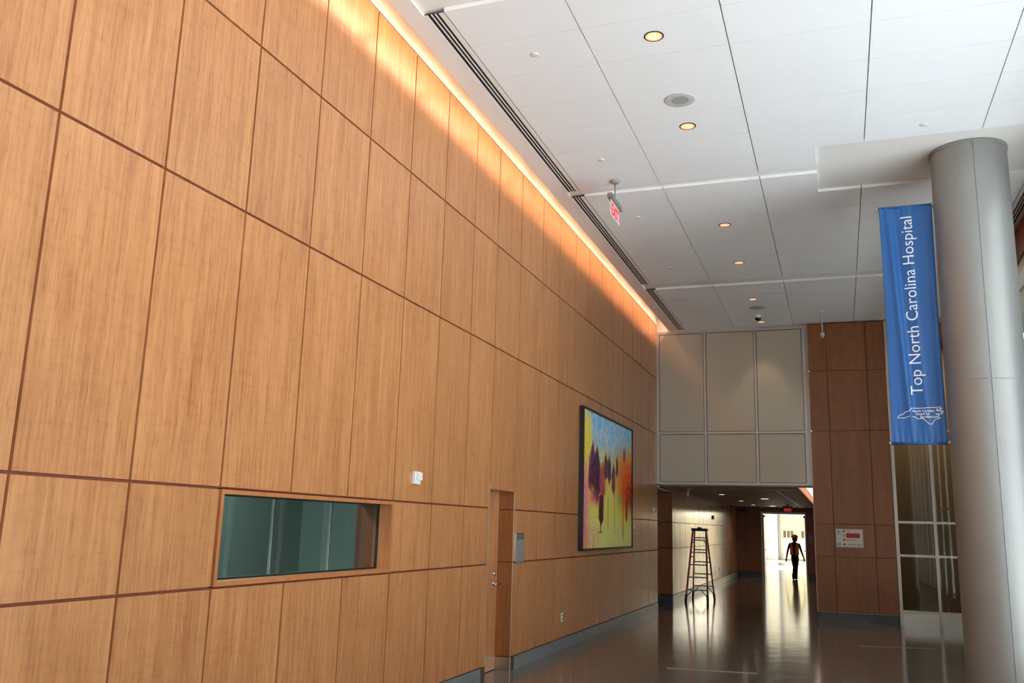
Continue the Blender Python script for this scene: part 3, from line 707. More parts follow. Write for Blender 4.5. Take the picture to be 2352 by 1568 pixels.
def tree(uc, v0, v1, w, col, col2=None, k=26, tip=0.35):
    q = (V - v0) / (v1 - v0); ww = w * np.clip(np.minimum((q + 0.02) / tip, (1.05 - q) / 0.25), 0.08, 1) * (0.75 + 0.5 * n1)
    m = sig(1 - np.abs(U - uc) / ww, 9) * sig(q * 3 + 0.05, 30) * sig((1 - q) * 3 + (n1 - 0.5) * 1.2, 14)
    lay(m * 0.93, C3(*col))
    if col2: lay(m * (n3 > 0.55) * 0.6, C3(*col2))
lay(sig(U - 0.68, 30) * sig(V - 0.22 - 0.1 * n1, 22) * sig(0.66 - V + 0.1 * (n1 - 0.5), 22) * 0.92, C3(226, 112, 40)); lay(sig(U - 0.78, 22) * sig(V - 0.33, 14) * sig(0.65 - V, 24) * (0.5 + 0.5 * n1), C3(196, 50, 22)); lay(sig(U - 0.88, 26) * sig(V - 0.48, 20) * sig(0.67 - V, 26) * 0.8, C3(120, 26, 40)); lay(sig(U - 0.70, 30) * (n3 > 0.62) * sig(V - 0.2) * sig(0.6 - V) * 0.55, C3(240, 170, 60))
tree(0.17, 0.22, 0.60, 0.055, (84, 50, 96), (120, 60, 60)); tree(0.25, 0.24, 0.66, 0.06, (62, 42, 84), (110, 46, 50)); tree(0.21, 0.34, 0.62, 0.10, (74, 40, 72), (134, 70, 90))
tree(0.36, 0.34, 0.64, 0.05, (150, 70, 90), (200, 110, 90)); tree(0.42, 0.27, 0.48, 0.035, (70, 60, 66), (150, 80, 50)); tree(0.49, 0.28, 0.50, 0.035, (56, 46, 92), (100, 60, 60))
tree(0.58, 0.33, 0.58, 0.035, (84, 48, 92), (190, 90, 60)); tree(0.655, 0.26, 0.44, 0.022, (52, 50, 104)); tree(0.82, 0.17, 0.30, 0.022, (110, 60, 100)); tree(0.335, 0.60, 0.83, 0.042, (72, 28, 44), (96, 36, 40), tip=0.1)
tree(0.875, 0.60, 0.80, 0.025, (146, 46, 30), tip=0.1); lay(np.exp(-((U - 0.20) / 0.08) ** 2) * np.exp(-((V - 0.63) / 0.05) ** 2) * 0.8, C3(176, 74, 120)); lay(np.exp(-((U - 0.17) / 0.03) ** 2) * np.exp(-((V - 0.57) / 0.03) ** 2) * 0.9, C3(190, 150, 40))
lay(np.exp(-((U - 0.70) / 0.05) ** 2) * np.exp(-((V - 0.63) / 0.04) ** 2) * 0.7, C3(110, 190, 130)); lay(np.exp(-((U - 0.94) / 0.03) ** 2) * np.exp(-((V - 0.70) / 0.05) ** 2) * 0.6, C3(120, 180, 150))
for (uc, a0, a1, c_) in ((0.325, 0.82, 0.885, (90, 40, 30)), (0.47, 0.62, 0.86, (190, 130, 60)), (0.605, 0.55, 0.90, (176, 96, 60)), (0.785, 0.5, 0.92, (206, 96, 50)), (0.80, 0.5, 0.95, (150, 70, 50))):
    lay((np.abs(U - uc) < 0.006) * (V > a0) * (V < a1) * 0.85, C3(*c_))
lay(np.exp(-((U - 0.325) / 0.04) ** 2) * np.exp(-((V - 0.885) / 0.008) ** 2) * 0.8, C3(90, 100, 40))
img = np.clip((img * 1.42 - 0.12) * (0.93 + 0.14 * rs.rand(NV, NU, 1)), 0, 1); lin = np.where(img <= 0.04045, img / 12.92, ((img + 0.055) / 1.055) ** 2.4)
me = bpy.data.meshes.new('canvas'); ya, yb, za, zb = PY0 + fwd, PY1 - fwd, PZ0 + fwd, PZ1 - fwd
vs = [(0.055, ya + (yb - ya) * i / NU - 14.7, zb - (zb - za) * j / NV - 2.4) for j in range(NV + 1) for i in range(NU + 1)]
fs = [(j * (NU + 1) + i, (j + 1) * (NU + 1) + i, (j + 1) * (NU + 1) + i + 1, j * (NU + 1) + i + 1) for j in range(NV) for i in range(NU)]
me.from_pydata(vs, [], fs); at = me.color_attributes.new('paint', 'FLOAT_COLOR', 'CORNER')
cc = np.ones((NV * NU, 4, 4)); cc[:, :, :3] = lin.reshape(-1, 1, 3); at.data.foreach_set('color', cc.ravel())
M_paint, t_, b_ = newmat('oil_paint'); an = t_.nodes.new('ShaderNodeAttribute'); an.attribute_name = 'paint'; t_.links.new(an.outputs['Color'], b_.inputs['Base Color']); b_.inputs['Roughness'].default_value = 0.55
nn = t_.nodes.new('ShaderNodeTexNoise'); nn.inputs['Scale'].default_value = 40; bb = t_.nodes.new('ShaderNodeBump'); bb.inputs['Strength'].default_value = 0.2; t_.links.new(nn.outputs['Fac'], bb.inputs['Height']); t_.links.new(bb.outputs[0], b_.inputs['Normal'])
me.materials.append(M_paint); co = bpy.data.objects.new('canvas', me); COL.objects.link(co); co.location = (0, 14.7, 2.4); setpar(co, t)

# ------------------------------------------------------------------ small wall fittings
t = thing('wall_alarm', (0.02, 7.47, 2.05), 'small white alarm box on the wood wall above the internal window', 'alarm')
b = MB(); b.box(0, 0.03, 7.41, 7.53, 1.995, 2.108); b.build('body', M_white, t, bevel=0.004)
b = MB(); b.box(0.03, 0.052, 7.43, 7.52, 2.03, 2.10); b.build('cover', M_white, t, bevel=0.004)
t = thing('wall_strobe', (0.02, 18.78, 2.03), 'small white device high on the wood wall beside the corridor mouth', 'alarm')
b = MB(); b.box(0, 0.03, 18.72, 18.86, 1.975, 2.085); b.build('body', M_white, t, bevel=0.004)
b = MB(); b.box(0.03, 0.05, 18.76, 18.82, 1.99, 2.05); b.build('lens', M_grey, t)
t = thing('room_sign', (0.01, 10.38, 1.39), 'tall brushed metal room sign beside the recessed door', 'sign')
b = MB(); b.box(0, 0.018, 10.262, 10.525, 1.205, 1.558); b.build('plate', M_steel, t)
M_sgray = plain('grey_sign_insert', srgb(150, 156, 160), 0.3, metal=0.4); M_sdark = plain('dark_sign_strip', srgb(92, 96, 94), 0.35)
b = MB(); b.box(0.018, 0.022, 10.285, 10.515, 1.215, 1.48); b.build('insert', M_sgray, t)
b = MB(); b.box(0.018, 0.023, 10.285, 10.515, 1.482, 1.552); b.build('header_strip', M_sdark, t)
t = thing('wall_label', (0.01, 16.9, 1.68), 'small white caption card right of the painting', 'label')
b = MB(); b.box(0, 0.008, 16.80, 17.0, 1.645, 1.712); b.build('card', M_white, t)
M_ltx = plain('grey_ink', srgb(110, 110, 110), 0.6)
b = MB()
for k in range(4): b.box(0.008, 0.0085, 16.83, 16.97 - 0.02 * (k % 2), 1.660 + k * 0.012, 1.663 + k * 0.012)
b.build('caption_lines', M_ltx, t)
t = thing('wall_outlet', (0.004, 12.25, 0.425), 'white power outlet low on the wood wall', 'outlet')
b = MB(); b.box(0, 0.006, 12.205, 12.29, 0.365, 0.485); b.build('plate', M_white, t, bevel=0.002)
for z in (0.40, 0.45):
    b = MB(); b.box(0.006, 0.008, 12.225, 12.27, z - 0.014, z + 0.014); b.build('socket', M_sdark, t)
t = thing('corridor_horn', (-0.02, 28.3, 2.04), 'small dark device on the corridor left wall above the ladder', 'alarm')
b = MB(); b.box(-0.03, 0.01, 28.26, 28.48, 1.99, 2.105); b.build('body', M_sdark, t, bevel=0.01)
t = thing('corridor_outlet', (-0.02, 29.7, 0.46), 'tiny dark outlet low on the corridor left wall', 'outlet')
b = MB(); b.box(-0.03, -0.022, 29.66, 29.74, 0.40, 0.52); b.build('plate', M_sdark, t)
b = MB(); b.box(-0.022, -0.018, 29.68, 29.72, 0.43, 0.49); b.build('socket', M_black, t)
t = thing('wall_speaker', (0.14, 35.3, 2.42), 'square pale wall speaker in the corridor corner', 'speaker')
b = MB(); b.box(0.02, 0.27, 35.22, 35.4, 2.285, 2.54); b.build('cabinet', M_grey, t, bevel=0.006)
b = MB(); b.lathe((0.165, 35.22, 2.415), [(0.08, 0.0), (0.075, -0.01), (0.03, 0.004), (0.001, 0.006)], 24, 'y'); b.build('cone', M_black, t)
t = thing('notice_board', (2.6, 35.39, 1.47), 'pale notice on the dark wall right of the bright doorway', 'notice')
b = MB(); b.box(2.50, 2.70, 35.385, 35.399, 1.32, 1.62); b.build('sheet', M_grey, t)
b = MB(); b.box(2.49, 2.71, 35.38, 35.399, 1.63, 1.66); b.build('top_rail', M_wood2, t)

# ------------------------------------------------------------------ direction sign on the pier
t = thing('direction_sign', (3.815, YP - 0.005, 1.41), 'white direction sign with arrows and a red block on the wood pier', 'sign')
SX0, SX1, SZ0, SZ1 = 3.569, 4.066, 1.408, 1.757; yS = YP - 0.012
M_sgn = plain('sign_white', srgb(222, 216, 200), 0.4); M_ink = plain('sign_ink', srgb(52, 56, 60), 0.5); M_red = plain('sign_red', srgb(196, 28, 40), 0.45); M_sgn2 = plain('sign_strip', srgb(214, 222, 214), 0.4)
b = MB(); b.box(SX0 + 0.10, SX1, yS, YP - 0.001, SZ0, SZ1); b.build('plate', M_sgn, t)
b = MB(); b.box(SX0, SX0 + 0.10, yS, YP - 0.001, SZ0, SZ1); b.build('arrow_strip', M_sgn2, t)
def ring(b, c, r, w, y, n=28):
    vs = []
    for k in range(n):
        a = 2 * math.pi * k / n
        for rr in (r, r - w): vs.append((c[0] + rr * math.sin(a), y, c[1] + rr * math.cos(a)))
    b._add(vs, [(2 * k, 2 * k + 1, (2 * k + 3) % (2 * n), (2 * k + 2) % (2 * n)) for k in range(n)])
for (cz_, ang) in ((1.692, 0.0), (1.465, -math.pi / 2)):
    b = MB(); c0 = (SX0 + 0.050, cz_); ring(b, c0, 0.036, 0.006, yS - 0.001)
    def rot(x, z, a=ang): return (c0[0] + x * math.cos(a) - z * math.sin(a), yS - 0.001, c0[1] + x * math.sin(a) + z * math.cos(a))
    b._add([rot(-0.004, -0.021), rot(0.004, -0.021), rot(0.004, 0.010), rot(-0.004, 0.010)], [(0, 1, 2, 3)])
    b._add([rot(-0.018, 0.004), rot(0.0, 0.023), rot(0.018, 0.004), rot(0.011, 0.002), rot(0.0, 0.012), rot(-0.011, 0.002)], [(0, 1, 4, 5), (1, 2, 3, 4)])
    b.build('arrow_mark', M_ink, t)
for (z, s, red) in ((1.715, 'Caf\u00e9', 0), (1.632, None, 1), (1.550, 'Restrooms', 0), (1.463, 'Interfaith Chapel', 0)):
    b = MB()
    if red: ring(b, (SX0 + 0.150, z), 0.019, 0.008, yS - 0.001)
    else:
        b.disc((SX0 + 0.150, yS - 0.001, z), 0.018, 20, 'y')
    b.build('icon', M_red if red else M_ink, t)
    if s: text_mesh(s, 0.042, M_ink, 'sign_text', Mtext((SX0 + 0.195, yS - 0.001, z - 0.014), (1, 0, 0), (0, 0, 1)), t, extrude=0.0003, space=0.98)
b = MB(); b.box(SX0 + 0.19, SX0 + 0.437, yS - 0.002, yS, 1.590, 1.677); b.build('red_block', M_red, t)

# ------------------------------------------------------------------ ceiling fittings
M_glow = emis('reflector_glow', (1.0, 0.46, 0.22), 0.62); M_glow2 = emis('warm_core', (1.0, 0.60, 0.36), 0.80)
M_gold = plain('gold_reflector', srgb(214, 150, 90), 0.3, metal=0.6)
M_ringd = plain('dark_ring', srgb(70, 54, 44), 0.4)
def downlight(x, y, label):
    t = thing('downlight', (x, y, ZC), label, 'ceiling light', 'warm downlights in the hall ceiling')
    b = MB(); b.lathe((x, y, ZC), [(0.074, 0.002), (0.076, -0.004), (0.088, -0.003), (0.090, 0.0)], 36); b.build('trim_ring', M_ringd, t)
    b = MB(); b.lathe((x, y, ZC), [(0.079, -0.003), (0.060, -0.0015)], 36); b.build('reflector', M_glow, t)  # flat ring, lamp light on the reflector put in as glow
    b = MB(); b.lathe((x, y, ZC), [(0.060, -0.0015), (0.001, -0.001)], 36); b.build('lens', M_glow2, t)
    L = bpy.data.lights.new('downlight_lamp', 'SPOT'); L.energy = 26; L.color = (1, 0.72, 0.45); L.spot_size = math.radians(70); L.spot_blend = 0.6; L.shadow_soft_size = 0.06
    o = bpy.data.objects.new('downlight_lamp', L); COL.objects.link(o); o.location = (x, y, ZC - 0.03)
for y, lab in ((7.17, 'nearest round downlight, at top of the ceiling'), (9.07, 'round downlight just beyond the grey ceiling speaker'), (12.43, 'round downlight midway, just past the first cross band'), (14.36, 'round downlight just before the second cross band'),
               (16.82, 'round downlight just past the second cross band'), (18.77, 'farthest round downlight, behind the black camera dome')):
    downlight(2.285, y, lab)
M_cap = plain('cap_white', srgb(222, 222, 218), 0.5); M_spk = plain('speaker_grille', srgb(196, 196, 192), 0.6, bump=0.4, bscale=400); M_spk2 = plain('speaker_cone', srgb(160, 160, 156), 0.6)
for y, lab in ((8.435, 'round grey ceiling speaker between the two nearest downlights'), (17.49, 'small looking round grey ceiling speaker near the end wall')):
    t = thing('ceiling_speaker', (2.305, y, ZC), lab, 'speaker', 'round speakers in the hall ceiling')
    b = MB(); b.lathe((2.305, y, ZC), [(0.155, 0.0), (0.153, -0.006), (0.145, -0.008), (0.088, -0.008)], 40); b.build('grille_ring', M_spk, t)
    b = MB(); b.lathe((2.305, y, ZC), [(0.088, -0.0085), (0.001, -0.011)], 40); b.build('grille_centre', M_spk2, t)
caps = ((1.172, 7.156, 'round white sprinkler cap nearest the top of the picture'), (1.158, 9.69, 'white sprinkler cap beside the exit sign canopy'), (1.158, 11.79, 'white sprinkler cap right of the hanging exit sign panel'),
        (1.16, 14.38, 'white sprinkler cap just before the second cross band'), (1.146, 17.48, 'farthest white sprinkler cap near the end of the slot diffuser'), (4.679, 9.736, 'white sprinkler cap left of the round column top'))
for x, y, lab in caps:
    b = MB(); b.lathe((x, y, ZC), [(0.040, 0.0), (0.040, -0.006), (0.034, -0.010), (0.001, -0.010)], 24)
    tag(b.build('sprinkler_cap', M_cap), lab, 'sprinkler', 'sprinkler caps in the ceiling')
def dome(x, y, zc, r, lab, grp='black camera domes'):
    t = thing('security_camera', (x, y, zc), lab, 'camera', grp)
    b = MB(); b.lathe((x, y, zc), [(r * 1.35, 0), (r * 1.35, -0.012), (r * 1.1, -0.055), (r * 0.9, -0.06)], 28); b.build('housing', M_white if r > 0.05 else M_grey, t)
    b = MB(); b.lathe((x, y, zc - 0.055), [(r, 0.0), (r * 0.95, -r * 0.35), (r * 0.7, -r * 0.75), (r * 0.35, -r * 0.95), (0.001, -r)], 28); b.build('dome', plain('black_dome', (0.01, 0.01, 0.012), 0.08), t)
dome(2.268, 18.16, ZC, 0.062, 'black security dome on the hall ceiling between speaker and last downlight')
t = thing('pendant_camera', (3.485, 18.06, ZC), 'white pole hanging from the ceiling with a small camera at its end', 'camera')
b = MB(); b.lathe((3.485, 18.06, ZC), [(0.06, 0), (0.058, -0.012), (0.02, -0.02)], 24); b.build('canopy', M_white, t)
b = MB(); b.tube([(3.485, 18.06, ZC - 0.01), (3.489, 18.06, 5.50)], 0.011); b.build('pole', M_white, t)
b = MB(); b.tube([(3.489, 18.06, 5.51), (3.489, 18.06, 5.43)], 0.036, 18); b.build('housing', M_white, t)
b = MB(); b.ball((3.489, 18.04, 5.425), 0.034); b.build('lens_ball', M_chrome, t)

# ---- hanging exit sign in the hall
M_exitp = bpy.data.materials.new('exit_panel'); M_exitp = plain('exit_panel', srgb(232, 214, 210), 0.2, spec=0.6)
M_exitr = emis('exit_red', (0.85, 0.02, 0.03), 0.55); M_exith = plain('exit_housing', srgb(122, 120, 112), 0.4)
def exit_sign(x, y, z, w, h, along, label, drop, grp='exit signs', dim=1.0):
    t = thing('exit_sign', (x, y, z + drop), label, 'exit sign', grp)
    top = z + drop; bz = z
    b = MB(); b.lathe((x, y, top), [(0.062, 0.0), (0.060, -0.02), (0.045, -0.034), (0.012, -0.040)], 28); b.build('canopy', M_grey, t)
    b = MB(); b.tube([(x, y, top - 0.03), (x, y, bz)], 0.008); b.build('stem', M_exith, t)
    hw = w / 2
    b = MB()
    if along == 'y': b.box(x - 0.03, x + 0.03, y - hw, y + hw, bz - 0.06, bz)
    else: b.box(x - hw, x + hw, y - 0.03, y + 0.03, bz - 0.06, bz)
    b.build('housing', M_exith, t, bevel=0.004)
    b = MB(); pw_ = hw * 0.80
    if along == 'y': b.box(x - 0.004, x + 0.004, y - pw_, y + pw_, bz - 0.06 - h, bz - 0.055)
    else: b.box(x - pw_, x + pw_, y - 0.004, y + 0.004, bz - 0.06 - h, bz - 0.055)
    b.build('panel', M_exitp, t)
    sz = h * 0.98
    if along == 'y':
        text_mesh('EXIT', sz, M_exitr, 'sign_text', Mtext((x + 0.0050, y, bz - 0.06 - h * 0.86), (0, 1, 0), (0, 0, 1)), t, extrude=0.0004, align='CENTER', font_off=0.006, space=0.92, label='red EXIT lettering')
        text_mesh('EXIT', sz, M_exitr, 'sign_text', Mtext((x - 0.0050, y, bz - 0.06 - h * 0.86), (0, -1, 0), (0, 0, 1)), t, extrude=0.0004, align='CENTER', font_off=0.006, space=0.92, label='red EXIT lettering')
    else:
        text_mesh('EXIT', sz, M_exitr, 'sign_text', Mtext((x, y - 0.0050, bz - 0.06 - h * 0.86), (1, 0, 0), (0, 0, 1)), t, extrude=0.0004, align='CENTER', font_off=0.004, space=0.92, label='red EXIT lettering')
exit_sign(1.166, 10.38, 5.69, 0.56, 0.21, 'y', 'red EXIT sign hanging on a stem from the hall ceiling', 0.26)
exit_sign(2.0, 31.9, 2.53, 0.32, 0.12, 'x', 'far red EXIT sign above the bright doorway', 0.04)

# ---- corridor ceiling fittings
M_glw = emis('white_lens', (1.0, 0.95, 0.85), 6.0)
for i, (x, y, lab) in enumerate(((0.80, 23.8, 'first bright downlight in the corridor ceiling, nearest the hall'), (0.80, 28.7, 'second bright downlight in the corridor ceiling'), (0.81, 32.7, 'third bright downlight in the corridor, near the end wall'))):
    t = thing('corridor_downlight', (x, y, ZK), lab, 'ceiling light', 'white downlights in the corridor ceiling')
    b = MB(); b.lathe((x, y, ZK), [(0.07, -0.004), (0.085, -0.006), (0.09, 0.0)], 28); b.build('trim_ring', M_white, t)
    b = MB(); b.lathe((x, y, ZK), [(0.07, -0.004), (0.001, -0.003)], 28); b.build('lens', M_glw, t)
    L = bpy.data.lights.new('corridor_lamp', 'SPOT'); L.energy = 32; L.color = (1, 0.80, 0.58); L.spot_size = math.radians(140); L.spot_blend = 0.8; L.shadow_soft_size = 0.06
    o = bpy.data.objects.new('corridor_lamp', L); COL.objects.link(o); o.location = (x, y, ZK - 0.03)
for (x, y, lab) in ((1.68, 26.3, 'square lit fixture in the middle of the corridor ceiling'), (1.40, 33.6, 'square lit fixture in the corridor ceiling close to the doorway')):
    t = thing('square_light', (x, y, ZK), lab, 'ceiling light', 'square fixtures in the corridor ceiling')
    b = MB(); b.box(x - 0.13, x + 0.13, y - 0.2, y + 0.2, ZK - 0.008, ZK); b.build('frame', M_white, t)
    b = MB(); b.box(x - 0.09, x + 0.09, y - 0.15, y + 0.15, ZK - 0.010, ZK - 0.008); b.build('lens', emis('dim_lens', (1.0, 0.95, 0.85), 2.0), t)
dome(0.145, 31.9, ZK, 0.055, 'black camera dome at the corridor left wall ceiling edge')
dome(0.85, 34.6, ZK, 0.05, 'black camera dome left of the far exit sign')
dome(1.50, 34.8, ZK, 0.05, 'black camera dome close to the top of the bright doorway')
t = thing('track_spotlight', (0.43, 20.8, ZK), 'small white spotlight hanging at the corridor mouth', 'spotlight')
b = MB(); b.lathe((0.43, 20.8, ZK), [(0.05, 0), (0.05, -0.012), (0.02, -0.02)], 20); b.build('canopy', M_white, t)
b = MB(); b.tube([(0.43, 20.8, ZK - 0.01), (0.415, 20.8, 2.50)], 0.012); b.build('stem', M_white, t)
b = MB(); b.tube([(0.405, 20.8, 2.51), (0.40, 20.8, 2.40)], 0.028, 16); b.build('head', M_white, t)
t = thing('hanging_sensor', (2.62, 33.0, ZK), 'small pale rod fitting hanging right of the far exit sign', 'sensor')
b = MB(); b.lathe((2.62, 33.0, ZK), [(0.05, 0), (0.05, -0.012), (0.012, -0.02)], 20); b.build('canopy', M_grey, t)
b = MB(); b.tube([(2.62, 33.0, ZK - 0.01), (2.62, 33.0, 2.42)], 0.012); b.build('rod', M_grey, t)

# ------------------------------------------------------------------ floor tape
M_tape = plain('worn_tape', srgb(158, 146, 122), 0.5, var=0.12, bscale=30)
for (x0, y0, x1, y1, lab) in ((1.60, 11.38, 2.66, 11.52, 'pale tape strip on the floor nearest the viewer'), (3.85, 15.13, 4.92, 15.45, 'pale tape strip on the floor before the wood pier')):
    b = MB(); b.beam((x0, y0, 0.0008), (x1, y1, 0.0008), 0.0014, 0.075, side=(0, 0, 1)); tag(b.build('floor_tape', M_tape), lab, 'tape', 'tape strips on the floor')

# ------------------------------------------------------------------ step ladder
M_fib = plain('red_fibreglass', srgb(170, 52, 34), 0.4, var=0.08, bscale=10); M_lalu = plain('ladder_aluminium', srgb(150, 150, 146), 0.4, metal=0.7)
t = thing('step_ladder', (0.43, 22.3, 0), 'red step ladder with black top standing in the corridor mouth', 'ladder')
fl, frr, rl, rr_ = Vector((0.165, 21.80, 0)), Vector((0.668, 21.86, 0)), Vector((0.190, 22.76, 0)), Vector((0.705, 22.82, 0))
tfl, tfr, trl, trr = Vector((0.305, 22.13, 1.64)), Vector((0.615, 22.14, 1.64)), Vector((0.32, 22.30, 1.64)), Vector((0.60, 22.31, 1.64))
for a, c, w, d in ((fl, tfl, 0.035, 0.07), (frr, tfr, 0.035, 0.07), (rl, trl, 0.03, 0.05), (rr_, trr, 0.03, 0.05)):
    a2 = a + (c - a) * 0.07
    b = MB(); b.beam(a2, c, w, d); b.build('rail', M_fib, t)
    b = MB(); b.beam(a, a2 + (c - a) * 0.03, w + 0.012, d + 0.014); b.build('rubber_foot', M_rub, t)
for k in range(1, 6):
    q = (0.29 * k) / 1.71
    a = fl.lerp(tfl, q * 1.03); c = frr.lerp(tfr, q * 1.03)
    b = MB(); b.box(min(a.x, c.x) + 0.005, max(a.x, c.x) - 0.005, a.y - 0.045, a.y + 0.04, a.z - 0.028, a.z); b.build('step', M_lalu, t)
    a = rl.lerp(trl, q * 1.03 + 0.03); c = rr_.lerp(trr, q * 1.03 + 0.03)
    b = MB(); b.box(min(a.x, c.x) + 0.005, max(a.x, c.x) - 0.005, a.y - 0.016, a.y + 0.016, a.z - 0.022, a.z + 0.006); b.build('rear_rung', M_lalu, t)
b = MB(); b.box(0.275, 0.640, 22.06, 22.36, 1.63, 1.695); b.box(0.40, 0.50, 22.18, 22.26, 1.695, 1.722); b.build('top_cap', M_black, t, bevel=0.006)
def lp(a, c, q): return a.lerp(c, q)
def brace(p, q):
    b = MB(); b.beam(p, q, 0.02, 0.006); b.build('corner_brace', M_lalu, t)
for (A, B, C_, D, q0, q1, f0) in ((fl, tfl, frr, tfr, 0.06, 0.17, 0.30), (rl, trl, rr_, trr, 0.08, 0.20, 0.30), (fl, tfl, frr, tfr, 0.80, 0.87, 0.22)):
    brace(lp(A, B, q0), lp(lp(A, B, q1), lp(C_, D, q1), f0)); brace(lp(C_, D, q0), lp(lp(A, B, q1), lp(C_, D, q1), 1 - f0))
for A, B, C_, D in ((fl, tfl, rl, trl), (frr, tfr, rr_, trr)):
    b = MB(); b.beam(lp(A, B, 0.62), lp(C_, D, 0.62), 0.006, 0.025); b.build('spreader', M_lalu, t)

# ------------------------------------------------------------------ walking person at the doorway
PXo, PYo = 2.035, 34.9
M_skin = plain('skin', srgb(120, 76, 56), 0.6); M_shirt = plain('dark_shirt', srgb(44, 26, 30), 0.85); M_jean = plain('dark_trousers', srgb(26, 26, 38), 0.9, spec=0.15); M_vest = plain('orange_vest', srgb(226, 64, 18), 0.6)
M_refl = plain('reflective_strip', srgb(228, 226, 130), 0.35); M_hat = plain('hard_hat', srgb(226, 150, 110), 0.35); M_boot = plain('brown_boots', srgb(50, 32, 26), 0.9, spec=0.1); M_hair = plain('dark_hair', srgb(30, 22, 20), 0.7)
def skin_mesh(name, verts, edges, rads, root, sub=2):
    me = bpy.data.meshes.new(name); me.from_pydata(verts, edges, [])
    o = bpy.data.objects.new(name, me); COL.objects.link(o)
    md = o.modifiers.new('skin', 'SKIN'); md.use_smooth_shade = True; md.branch_smoothing = 0.4
    for i, r in enumerate(rads): me.skin_vertices[0].data[i].radius = r if isinstance(r, tuple) else (r, r)
    for i in range(len(verts)): me.skin_vertices[0].data[i].use_root = (i == root)
    s = o.modifiers.new('sub', 'SUBSURF'); s.levels = sub; s.render_levels = sub
    bpy.context.view_layer.update(); dg = bpy.context.evaluated_depsgraph_get()
    m2 = bpy.data.meshes.new_from_object(o.evaluated_get(dg)); bpy.data.objects.remove(o)
    return m2
P = lambda x, y, z: (PXo + x, PYo + y, z)
J = [P(0.01, 0, 0.83), P(0.005, 0, 0.95), P(0.0, 0, 1.08), P(0.0, 0.0, 1.20), P(0.01, 0, 1.29), P(0.015, -0.01, 1.36), P(0.02, -0.02, 1.43), P(0.022, -0.025, 1.51),   # 0-7 pelvis..head
     P(-0.075, 0, 0.80), P(-0.01, -0.16, 0.46), P(-0.05, -0.13, 0.09), P(-0.045, -0.27, 0.035),     # 8-11 leg at picture left (forward)
     P(0.085, 0.0, 0.80), P(0.05, 0.02, 0.46), P(0.02, 0.13, 0.10), P(0.03, 0.02, 0.045),      # 12-15 rear leg
     P(-0.155, 0, 1.26), P(-0.235, 0.03, 1.01), P(-0.275, -0.06, 0.80), P(-0.285, -0.08, 0.74),          # 16-19 arm
     P(0.165, 0, 1.26), P(0.235, 0.04, 1.00), P(0.305, 0.06, 0.80), P(0.32, 0.06, 0.74)]
E_ = [(0, 1), (1, 2), (2, 3), (3, 4), (4, 5), (5, 6), (6, 7), (0, 8), (8, 9), (9, 10), (10, 11), (0, 12), (12, 13), (13, 14), (14, 15), (3, 16), (16, 17), (17, 18), (18, 19), (3, 20), (20, 21), (21, 22), (22, 23)]
Rr = [(0.135, 0.10), (0.125, 0.095), (0.125, 0.10), (0.13, 0.10), (0.075, 0.07), 0.052, (0.078, 0.09), (0.072, 0.088), 0.088, 0.060, 0.052, 0.045, 0.088, 0.060, 0.052, 0.045, 0.055, 0.040, 0.028, 0.024, 0.055, 0.040, 0.028, 0.024]
bme = skin_mesh('body', J, E_, Rr, 0)
for m in (M_skin, M_shirt, M_jean, M_boot): bme.materials.append(m)
for p in bme.polygons:
    c = p.center; x = c.x - PXo; z = c.z
    if z < 0.085: k = 3
    elif z < 0.86 and abs(x) < 0.20: k = 2
    elif z > 1.34 or (abs(x) > 0.20 and z < 1.12): k = 0
    else: k = 1
    p.material_index = k
person = thing('person', (PXo, PYo, 0), 'person in hard hat and orange safety vest walking out of the bright doorway', 'person')
for v in bme.vertices: v.co -= Vector((PXo, PYo, 0))
bo = bpy.data.objects.new('body', bme); COL.objects.link(bo); bo.location = (PXo, PYo, 0); setpar(bo, person)
# hands: palm and five bent fingers each
for (hx, hy, hz, s) in ((-0.285, -0.08, 0.74, -1), (0.32, 0.06, 0.74, 1)):
    b = MB(); b.tube([P(hx, hy, hz + 0.01), P(hx, hy, hz - 0.03), P(hx + 0.002 * s, hy - 0.004, hz - 0.08)], [0.022, 0.030, 0.026], 10)
    for k, ln in enumerate((0.065, 0.075, 0.07, 0.055)):
        yo = hy - 0.026 + 0.017 * k
        b.tube([P(hx, yo, hz - 0.07), P(hx - 0.004 * s, yo, hz - 0.07 - ln * 0.55), P(hx - 0.022 * s, yo, hz - 0.07 - ln)], [0.0095, 0.0085, 0.007], 8)
    b.tube([P(hx, hy - 0.02, hz - 0.03), P(hx - 0.012 * s, hy - 0.045, hz - 0.055), P(hx - 0.018 * s, hy - 0.045, hz - 0.085)], [0.011, 0.010, 0.008], 8)
    b.build('hand', M_skin, person)
# boots
for (ax, ay, az, tx, ty, tz) in ((-0.05, -0.13, 0.11, -0.045, -0.33, 0.0), (0.02, 0.13, 0.11, 0.035, -0.07, 0.0)):
    b = MB(); b.tube([P(ax, ay, 0.20), P(ax, ay, 0.09), P(ax, ay, 0.03)], [0.058, 0.055, 0.050], 14)
    b.tube([P(ax, ay + 0.055, 0.036), P(ax, ay, 0.050), P(tx, ty + 0.09, 0.046), P(tx, ty + 0.02, 0.036), P(tx, ty, 0.028)], [0.030, 0.047, 0.046, 0.036, 0.012], 14); b.build('boot', M_boot, person)
